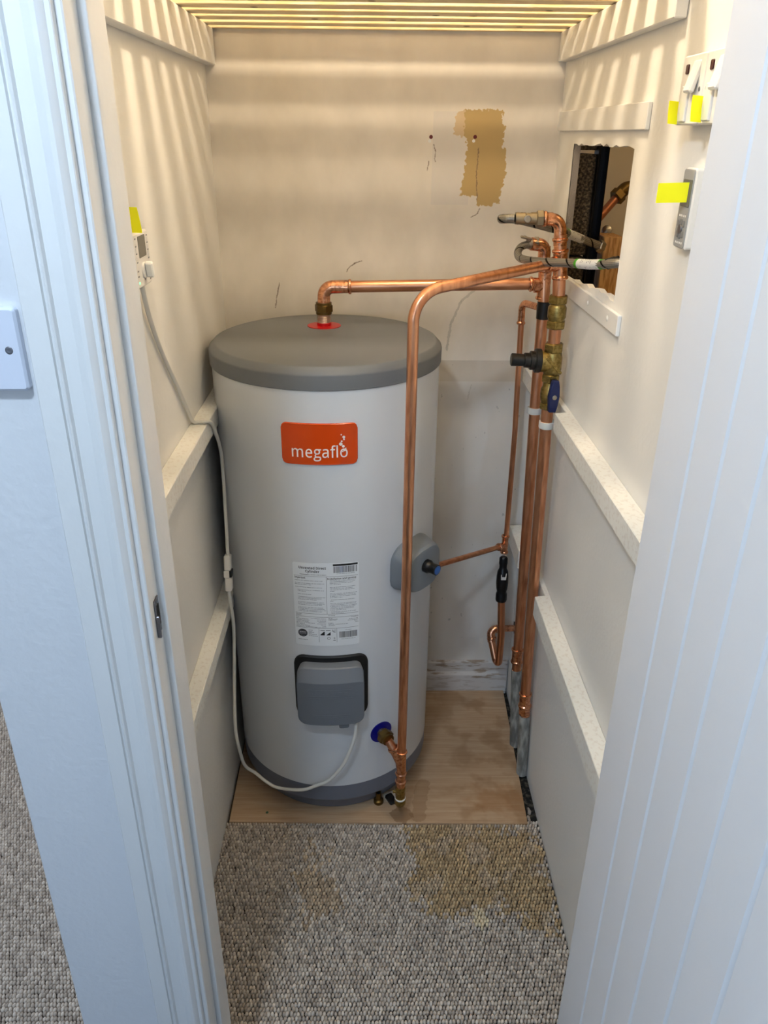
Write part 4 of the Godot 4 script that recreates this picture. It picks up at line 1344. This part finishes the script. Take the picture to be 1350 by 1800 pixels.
	b.box(Vector3(-.015, -.003, -.006), Vector3(.012, .003, .006), .002, Transform3D(Basis(Vector3.BACK, -.2), Vector3(.362, 1.475, -1.905)))
	part(t, "lever", b, M.steel)

func on_dir() -> Vector3: return Vector3(sin(deg_to_rad(30)), 0, cos(deg_to_rad(30)))
func ci_mouth() -> Vector3: return on_cyl(30, .2685, .047)

# ------------------------------------------------------------------ what shows through the hole
func build_hatch() -> void:
	var ys := [[1.06, 1.42], [1.425, 1.652], [1.66, 1.9]]
	for k in 3:
		var b := MB.new()
		b.box(Vector3(.476, ys[k][0], -2.12), Vector3(.529, ys[k][1], -2.0), .004)
		single("concrete_block", b, M.block, ["dark concrete block at the bottom of the hole", "dark concrete block filling the left of the hole", "dark concrete block at the top left corner of the hole"][k], "block")
	var b := MB.new()
	b.box(Vector3(.5295, 1.05, -2.03), Vector3(.532, 1.95, -1.99), .0005)
	b.box(Vector3(.5295, 1.05, -2.032), Vector3(.556, 1.95, -2.03), .0005)
	b.box(Vector3(.539, 1.05, -2.03), Vector3(.541, 1.95, -2.018), .0005)
	b.box(Vector3(.554, 1.05, -2.03), Vector3(.556, 1.95, -1.995), .0005)
	single("metal_channel", b, M.metal_black, "upright black metal channel beside the dark blocks inside the hole", "channel")
	b = MB.new()
	b.box(Vector3(.5705, 1.06, -2.09), Vector3(.618, 1.468, -2.0), .0015, Transform3D.IDENTITY)
	single("timber_offcut", b, M.offcut, "upright square timber post inside the hole on the right", "timber")
	var vb := Vector3(.95, 2.25, -1.55)  # unseen bulb and its light, added to brighten the void
	var vl := OmniLight3D.new()
	vl.light_color = Color(1.0, .88, .7)
	vl.light_energy = .06
	vl.light_size = .03
	vl.omni_range = 6.0
	vl.omni_attenuation = 2.0
	vl.shadow_enabled = true
	vl.position = vb
	put(vl, "bulb_glow", self)
	build_lamp(vb, "added unseen bulb in the void, brightening the view through the hole")
	var t := thing("copper_pipe", Vector3(.54, 1.44, -2.1), "old copper pipe slanting up inside the hole to a brass fitting", "copper pipe")
	b = MB.new()
	b.rod(Vector3(.530, 1.445, -2.095), Vector3(.637, 1.556, -2.15), .0105, 18)
	part(t, "pipe", b, M.old_copper)
	b = MB.new()
	hexnut(b, Vector3(.626, 1.545, -2.146), Vector3(.11, .1, -.05), .0205, .022)
	b.tube(fillet([Vector3(.638, 1.556, -2.152), Vector3(.652, 1.569, -2.157), Vector3(.70, 1.579, -2.16)], .012, 6), .0165, 18)
	part(t, "fitting", b, M.dark_brass)
	t = thing("radiator_valve", Vector3(.6, 1.44, -2.17), "small chrome wheel valve on a dark pipe behind the slanting pipe", "valve")
	b = MB.new()
	b.rod(Vector3(.565, 1.446, -2.15), Vector3(.628, 1.455, -2.17), .009, 16)
	part(t, "pipe", b, M.old_copper)
	b = MB.new()
	b.turned(Vector3(.6195, 1.462, -2.165), Vector3(-.2, .35, .9), [Vector2(0, 0), Vector2(.006, 0), Vector2(.006, .012), Vector2(.012, .014), Vector2(.0135, .018), Vector2(.012, .022), Vector2(.005, .024), Vector2(0, .024)], 10)
	part(t, "wheel", b, M.steel)

# ------------------------------------------------------------------ electrics
func note(lo: Vector3, u: Vector3, v: Vector3, bend: float, label: String) -> void:  # a yellow sticky flag, slightly curled
	var b := MB.new()
	var n := u.cross(v).normalized()
	var k := 8
	for i in k:
		var a := float(i) / k
		var c := float(i + 1) / k
		var p0 := lo + v * a + n * bend * a * a
		var p1 := lo + v * c + n * bend * c * c
		var th := n * .0003
		b.quad(p0 + th, p0 + u + th, p1 + u + th, p1 + th)
		b.quad(p1 - th, p1 + u - th, p0 + u - th, p0 - th)
		b.quad(p0 - th, p0 + th, p1 + th, p1 - th)
		b.quad(p1 + u - th, p1 + u + th, p0 + u + th, p0 + u - th)
	single("sticky_note", b, M.note, label, "sticky note")

func build_electrics() -> void:
	var b: MB
	# two fused switches on the right wall; local frame faces -x
	for k in 2:
		var zc := -1.2005 + .0865 * k
		var face := Transform3D(Basis(Vector3.BACK, Vector3.UP, Vector3.LEFT), Vector3(.4598, 1.7475, zc))
		var t := thing("fused_switch", Vector3(.46, 1.7045, zc), ["white fused switch plate with red lamp and a yellow flag, farther from the door", "white fused switch plate with red lamp, half hidden by the open door"][k], "switch", "fused switches on the right wall")
		b = MB.new()
		b.extrude(face, rrect(.0855, .0855, .003, 3), .025, .0018)
		part(t, "plate", b, M.plastic)
		b = MB.new()
		b.box(Vector3(-.012, -.026, .0), Vector3(.012, .014, .008), .002, face * Transform3D(Basis(Vector3.RIGHT, -.28), Vector3(.012, .02, .0222)))
		part(t, "rocker", b, M.plastic)
		b = MB.new()
		b.extrude(face * Transform3D(Basis.IDENTITY, Vector3(-.022, .026, .0248)), rrect(.0105, .012, .002, 3), .0018, .0006)
		part(t, "neon_lamp", b, M.neon, "dark red indicator")
		b = MB.new()
		b.extrude(face * Transform3D(Basis.IDENTITY, Vector3(-.0145, -.0165, .0248)), rrect(.024, .044, .0015, 2), .0035, .001)
		part(t, "fuse_carrier", b, M.plastic)
		for x in [-.031, .031]:
			b = MB.new()
			b.lathe(face * Transform3D(Basis(Vector3.RIGHT, PI / 2), Vector3(x, 0, .0248)), [Vector2(.0032, 0), Vector2(.0028, .0008), Vector2(0, .001)], 12)
			part(t, "screw", b, M.screw)
	note(Vector3(.4315, 1.7345, -1.2305), Vector3(-.015, .001, .005), Vector3(-.001, -.029, .001), .004, "yellow sticky flag on the switch farther from the door")
	note(Vector3(.4315, 1.738, -1.1425), Vector3(-.016, .001, .006), Vector3(-.001, -.031, .001), .004, "yellow sticky flag on the switch half hidden by the door")
	# heating timer with a grey face
	var zc := -1.1835
	var f := Transform3D(Basis(Vector3.BACK, Vector3.UP, Vector3.LEFT), Vector3(.4598, 1.5975, zc))
	var t := thing("timer_control", Vector3(.46, 1.543, zc), "slim white control with grey face and buttons below the switches", "timer")
	b = MB.new()
	b.extrude(f, rrect(.045, .108, .005, 4), .0125, .002)
	part(t, "case", b, M.plastic)
	b = MB.new()
	b.extrude(f * Transform3D(Basis.IDENTITY, Vector3(-.0005, 0, .0122)), rrect(.0395, .104, .004, 4), .002, .0008)
	part(t, "face_panel", b, M.grey_face, "grey face")
	b = MB.new()
	b.extrude(f * Transform3D(Basis.IDENTITY, Vector3(.001, .021, .0138)), rrect(.034, .036, .002, 3), .0012, .0005)
	part(t, "display", b, M.screen, "dark display")
	for q in [[-.0, -.0175, .027, .011], [.0, -.036, .027, .011]]:
		for x in [-1, 0, 1]:
			b = MB.new()
			b.extrude(f * Transform3D(Basis.IDENTITY, Vector3(x * .0095, q[1] + .002 * absf(x) * (-1.0 if q[1] > -.03 else 1.0), .0138)), rrect(.0078, .009, .002, 3), .0016, .0006)
			part(t, "button", b, M.grey_button)
	b = MB.new()
	b.lathe(f * Transform3D(Basis(Vector3.RIGHT, PI / 2), Vector3(0, -.027, .0138)), [Vector2(.0068, 0), Vector2(.006, .003), Vector2(0, .004)], 18)
	part(t, "dial", b, M.screw)
	b = MB.new()
	rng.seed = 55
	for y in [-.009, -.0455]:
		for x in 5: b.box(Vector3(-.013 + x * .0056, y - .0014, .0141), Vector3(-.013 + x * .0056 + rng.randf_range(.002, .0042), y + .0014, .0143), 0.0, f)
	part(t, "legend", b, M.white, "small white legend").set_meta("kind", "stuff")
	note(Vector3(.4435, 1.607, -1.172), Vector3(.0, .026, .0), Vector3(-.041, -.0015, -.0085), .004, "yellow sticky flag standing out from the grey-faced control")
	# programmer on the left wall
	zc = -1.2865
	f = Transform3D(Basis(Vector3.FORWARD, Vector3.UP, Vector3.RIGHT), Vector3(-.3918, 1.509, zc))
	t = thing("programmer", Vector3(-.392, 1.468, zc), "white heating programmer with small grey display on the left wall", "programmer")
	b = MB.new()
	b.extrude(f, rrect(.084, .083, .004, 4), .0315, .003)
	part(t, "case", b, M.plastic)
	b = MB.new()
	b.extrude(f * Transform3D(Basis.IDENTITY, Vector3(.001, .0195, .0312)), rrect(.040, .032, .002, 3), .001, .0004)
	part(t, "display", b, M.screen, "grey display")
	b = MB.new()
	b.extrude(f * Transform3D(Basis.IDENTITY, Vector3(.0, -.0165, .0312)), rrect(.027, .024, .01, 4), .003, .001)
	var dial := part(t, "selector", b, M.plastic)
	b = MB.new()
	b.box(Vector3(-.005, -.012, 0), Vector3(.005, .012, .012), .002, f * Transform3D(Basis(Vector3.BACK, .25), Vector3(.001, -.0155, .034)))
	part(dial, "grip", b, M.white)
	for q in [[-.032, .028], [-.032, .017], [-.032, .006], [.034, .027], [.034, .016], [.034, .005]]:
		b = MB.new()
		b.extrude(f * Transform3D(Basis.IDENTITY, Vector3(q[0], q[1], .0312)), rrect(.007, .0075, .0012, 2), .0014, .0004)
		part(t, "button", b, M.plastic)
	b = MB.new()
	for q in [[-.032, .0335], [-.032, .0225], [-.032, .0115], [.034, .0325], [.034, .0215], [.034, .0105], [-.032, -.001], [.034, -.002], [-.034, -.014], [-.034, -.022], [.031, -.034], [.029, -.0305], [.0, -.0305]]:
		b.box(Vector3(q[0] - .0035, q[1] - .0011, .0313), Vector3(q[0] + .0035, q[1] + .0011, .0317), 0.0, f)
	part(t, "legend", b, M.grey_button, "small grey legend").set_meta("kind", "stuff")
	b = MB.new()
	b.lathe(f * Transform3D(Basis(Vector3.RIGHT, PI / 2), Vector3(-.034, -.0315, .0312)), [Vector2(.0022, 0), Vector2(.0018, .001), Vector2(0, .0014)], 12)
	part(t, "indicator_light", b, M.led, "green indicator")
	note(Vector3(-.3655, 1.551, -1.262), Vector3(.0165, .0, .003), Vector3(-.002, .037, -.001), .005, "yellow sticky flag standing on top of the left wall programmer")
	# cable from the programmer down to the connector
	b = MB.new()
	b.tube(curve([Vector3(-.379, 1.472, -1.325), Vector3(-.384, 1.40, -1.3675), Vector3(-.386, 1.323, -1.429), Vector3(-.386, 1.24, -1.506), Vector3(-.3855, 1.16, -1.575), Vector3(-.383, 1.130, -1.600), Vector3(-.372, 1.1268, -1.606), Vector3(-.358, 1.1285, -1.602), Vector3(-.350, 1.120, -1.622), Vector3(-.3498, 1.09, -1.655), Vector3(-.35, 1.01, -1.706), Vector3(-.349, .88, -1.69), Vector3(-.3465, .78, -1.662), Vector3(-.3465, .765, -1.660)], 8), .0042, 12)
	single("cable", b, M.cable, "white cable running from the programmer down to the connector", "cable")
	t = thing("cable_connector", Vector3(-.3465, .685, -1.645), "white plug-in cable connector hanging between left wall and cylinder", "connector")
	var cx := Transform3D(Basis(Vector3.RIGHT, -.2), Vector3(-.3465, .728, -1.648))
	b = MB.new()
	b.box(Vector3(-.008, .006, -.012), Vector3(.0075, .044, .012), .0025, cx)
	part(t, "socket", b, M.plastic)
	b = MB.new()
	b.box(Vector3(-.0095, -.012, -.014), Vector3(.004, .0065, .014), .002, cx)
	part(t, "collar", b, M.plastic)
	b = MB.new()
	b.box(Vector3(.003, -.011, -.012), Vector3(.0095, .0058, .012), .001, cx)
	part(t, "shroud", b, M.black)
	b = MB.new()
	b.box(Vector3(-.008, -.047, -.012), Vector3(.0085, -.0115, .012), .003, cx)
	part(t, "plug", b, M.plastic)
	b = MB.new()
	b.tube(curve([Vector3(-.3465, .685, -1.639), Vector3(-.346, .665, -1.634), Vector3(-.3445, .572, -1.642), Vector3(-.349, .424, -1.612), Vector3(-.349, .307, -1.573), Vector3(-.343, .215, -1.578), Vector3(-.3373, .15, -1.6), Vector3(-.3152, .108, -1.6175), Vector3(-.2822, .0935, -1.5985), Vector3(-.2497, .089, -1.5825), Vector3(-.1851, .1065, -1.5578), Vector3(-.1456, .131, -1.5475), Vector3(-.1068, .1605, -1.540), Vector3(-.0713, .217, -1.533), Vector3(-.0501, .276, -1.5313), Vector3(-.039, .32, -1.534), Vector3(-.0367, .352, -1.54)], 8), .0043, 12)
	single("cable", b, M.cable, "white cable looping round the cylinder front to the grey element cover", "cable")
	# plate on the landing wall
	f = Transform3D(Basis.IDENTITY, Vector3(-.3985, 1.4885, -.7999))
	t = thing("wall_plate", Vector3(-.3985, 1.4455, -.80), "white electrical wall plate with steel screw at the left edge", "wall plate")
	b = MB.new()
	b.extrude(f, rrect(.086, .086, .005, 4), .0095, .0025)
	part(t, "plate", b, M.plate)
	for x in [-.0302, .0302]:
		b = MB.new()
		b.lathe(f * Transform3D(Basis(Vector3.RIGHT, PI / 2), Vector3(x, 0, .0094)), [Vector2(.0042, 0), Vector2(.0036, .0006), Vector2(.002, .0008), Vector2(0, .0002)], 16)
		part(t, "screw", b, M.screw)
	# red wall plugs and drill holes left in the back wall
	for q in [[Vector3(.1455, 1.6845, -2.1149), "red plastic wall plug in the back wall, left of the yellowed patch"], [Vector3(.2535, 1.6855, -2.1149), "red plastic wall plug in the yellowed patch of the back wall"]]:
		t = thing("wall_plug", q[0], q[1], "wall plug")
		b = MB.new()
		b.turned(q[0], Vector3.BACK, [Vector2(.0045, -.002), Vector2(.0045, .0012), Vector2(.0025, .0014), Vector2(.0025, .0004), Vector2(0, .0004)], 14)
		part(t, "sleeve", b, M.plug)
		b = MB.new()
		b.turned(q[0] + Vector3(-.003, -.009, 0), Vector3.BACK, [Vector2(.0038, -.001), Vector2(.0038, .0006), Vector2(.0024, .0006), Vector2(.0024, .0001), Vector2(0, .0001)], 14)
		part(t, "filler_ring", b, M.white)

func build_lamp(at: Vector3, label := "bare warm bulb hanging from the cupboard ceiling above the slatted shelf") -> void:
	var t := thing("ceiling_lamp", at, label, "lamp")
	var b := MB.new()
	var prof := [Vector2(0, -.034)]
	for k in range(1, 9): prof.append(Vector2(sin(PI * k / 10.0) * .032, -cos(PI * k / 10.0) * .034))
	prof.append(Vector2(.014, .040)); prof.append(Vector2(0, .040))
	b.turned(at, Vector3.UP, prof, 20)
	var glow := mat(Color(1, .9, .75), .5)
	glow.emission_enabled = true
	glow.emission = Color(1, .8, .55)
	glow.emission_energy_multiplier = 2.0
	part(t, "bulb", b, glow)
	b = MB.new()
	b.turned(at + Vector3(0, .040, 0), Vector3.UP, [Vector2(0, 0), Vector2(.016, 0), Vector2(.016, .026), Vector2(.006, .03), Vector2(0, .03)], 20)
	part(t, "holder", b, M.plastic)
	b = MB.new()
	b.rod(at + Vector3(0, .069, 0), Vector3(at.x, 2.5005, at.z), .0035, 10)
	part(t, "flex", b, M.cable)

func build_room_lamp(at: Vector3) -> void:
	var t := thing("ceiling_lamp", at, "round cool white ceiling lamp in the room behind the camera", "lamp")
	var b := MB.new()
	b.turned(at + Vector3(0, -.045, 0), Vector3.UP, [Vector2(0, 0), Vector2(.05, .006), Vector2(.085, .022), Vector2(.1, .05), Vector2(.1, .058), Vector2(0, .058)], 32)
	var glow := mat(Color(.95, .97, 1), .5)
	glow.emission_enabled = true
	glow.emission = Color(.86, .93, 1)
	glow.emission_energy_multiplier = 2.0
	part(t, "bulb_globe", b, glow)
	b = MB.new()
	b.turned(at + Vector3(0, .013, 0), Vector3.UP, [Vector2(0, 0), Vector2(.105, 0), Vector2(.105, .03), Vector2(.07, .0565), Vector2(0, .0565)], 32)
	part(t, "rose", b, M.plastic)

# ------------------------------------------------------------------ carpet
func build_carpet() -> void:
	var b := MB.new()
	# one loop of yarn: a low rounded lump
	b.lathe(Transform3D(Basis(Vector3.RIGHT * .70, Vector3.UP * 1.1, Vector3.BACK * .98), Vector3.ZERO), [Vector2(.0052, -.004), Vector2(.0058, .0), Vector2(.0046, .0036), Vector2(.002, .0053), Vector2(0, .0056)], 7)
	var loop := b.done(Vector3.ZERO, 70.0)
	var m := mat(Color.WHITE, .95)
	m.vertex_color_use_as_albedo = true
	loop.surface_set_material(0, m)
	var n1 := noise(6.0, 71, 3)
	var stain := PackedVector2Array([Vector2(.07, -1.535), Vector2(.095, -1.47), Vector2(.105, -1.38), Vector2(.09, -1.31), Vector2(.12, -1.27), Vector2(.2, -1.275), Vector2(.27, -1.285), Vector2(.33, -1.26), Vector2(.40, -1.245), Vector2(.46, -1.22), Vector2(.46, -1.45), Vector2(.43, -1.535)])
	for area in [["carpet_pile", Rect2(-.39, -1.543, .848, .69), 5], ["carpet_pile", Rect2(-1.35, -2.9, .872, 2.2), 6]]:
		rng.seed = area[2]
		var r: Rect2 = area[1]
		var xs := []
		var cs := PackedColorArray()
		var row := 0
		var z := r.position.y
		while z < r.end.y:
			var x := r.position.x + (.0038 if row % 2 else 0.0)
			while x < r.end.x:
				var q := Vector2(x, z)
				if not (area[2] == 5 and x < -.26 and z > -.895) and not (x > .3 and z > -.895 and area[2] == 5):
					var bs := Basis(Vector3.UP, rng.randf_range(-.5, .15)) * Basis.from_scale(Vector3(1, rng.randf_range(.8, 1.2), 1) * rng.randf_range(.9, 1.1))
					xs.append(Transform3D(bs, Vector3(x + rng.randf_range(-.001, .001), -.0055 + rng.randf_range(-.001, .001), z + rng.randf_range(-.001, .001))))
					var v := rng.randf()
					var c := Color(.65, .602, .552).lerp(Color(.845, .80, .745), v)
					var w := n1.get_noise_2d(x, z)
					if area[2] == 5:
						var e := q + Vector2(w, n1.get_noise_2d(x + 9, z)) * .05 + Vector2(rng.randf_range(-.02, .02), rng.randf_range(-.02, .02))
						if Geometry2D.is_point_in_polygon(e, stain): c = c * Color(.96, .89, .745) if w < .2 else c * Color(.98, .93, .84)
						var sd := Vector2((x + .155) * 1.6, z + 1.36)
						if sd.length() < .10 + w * .09 + rng.randf_range(-.03, .02): c = c * Color(.97, .925, .85)
						if Vector2(x - .265, (z + 1.255) * .7).length() < .018: c = Color(.86, .80, .68)
					cs.append(c.srgb_to_linear())
				x += .0079
			z += .0098
			row += 1
		var mm := MultiMesh.new()
		mm.transform_format = MultiMesh.TRANSFORM_3D
		mm.use_colors = true
		mm.mesh = loop
		mm.instance_count = xs.size()
		for i in xs.size():
			mm.set_instance_transform(i, xs[i])
			mm.set_instance_color(i, cs[i])
		var o := MultiMeshInstance3D.new()
		o.multimesh = mm
		put(o, area[0], self)
		o.set_meta("kind", "stuff")
		tag(o, "beige looped carpet pile inside the cupboard, brown stained at right" if area[2] == 5 else "beige looped carpet pile of the landing left of the cupboard wall", "carpet")
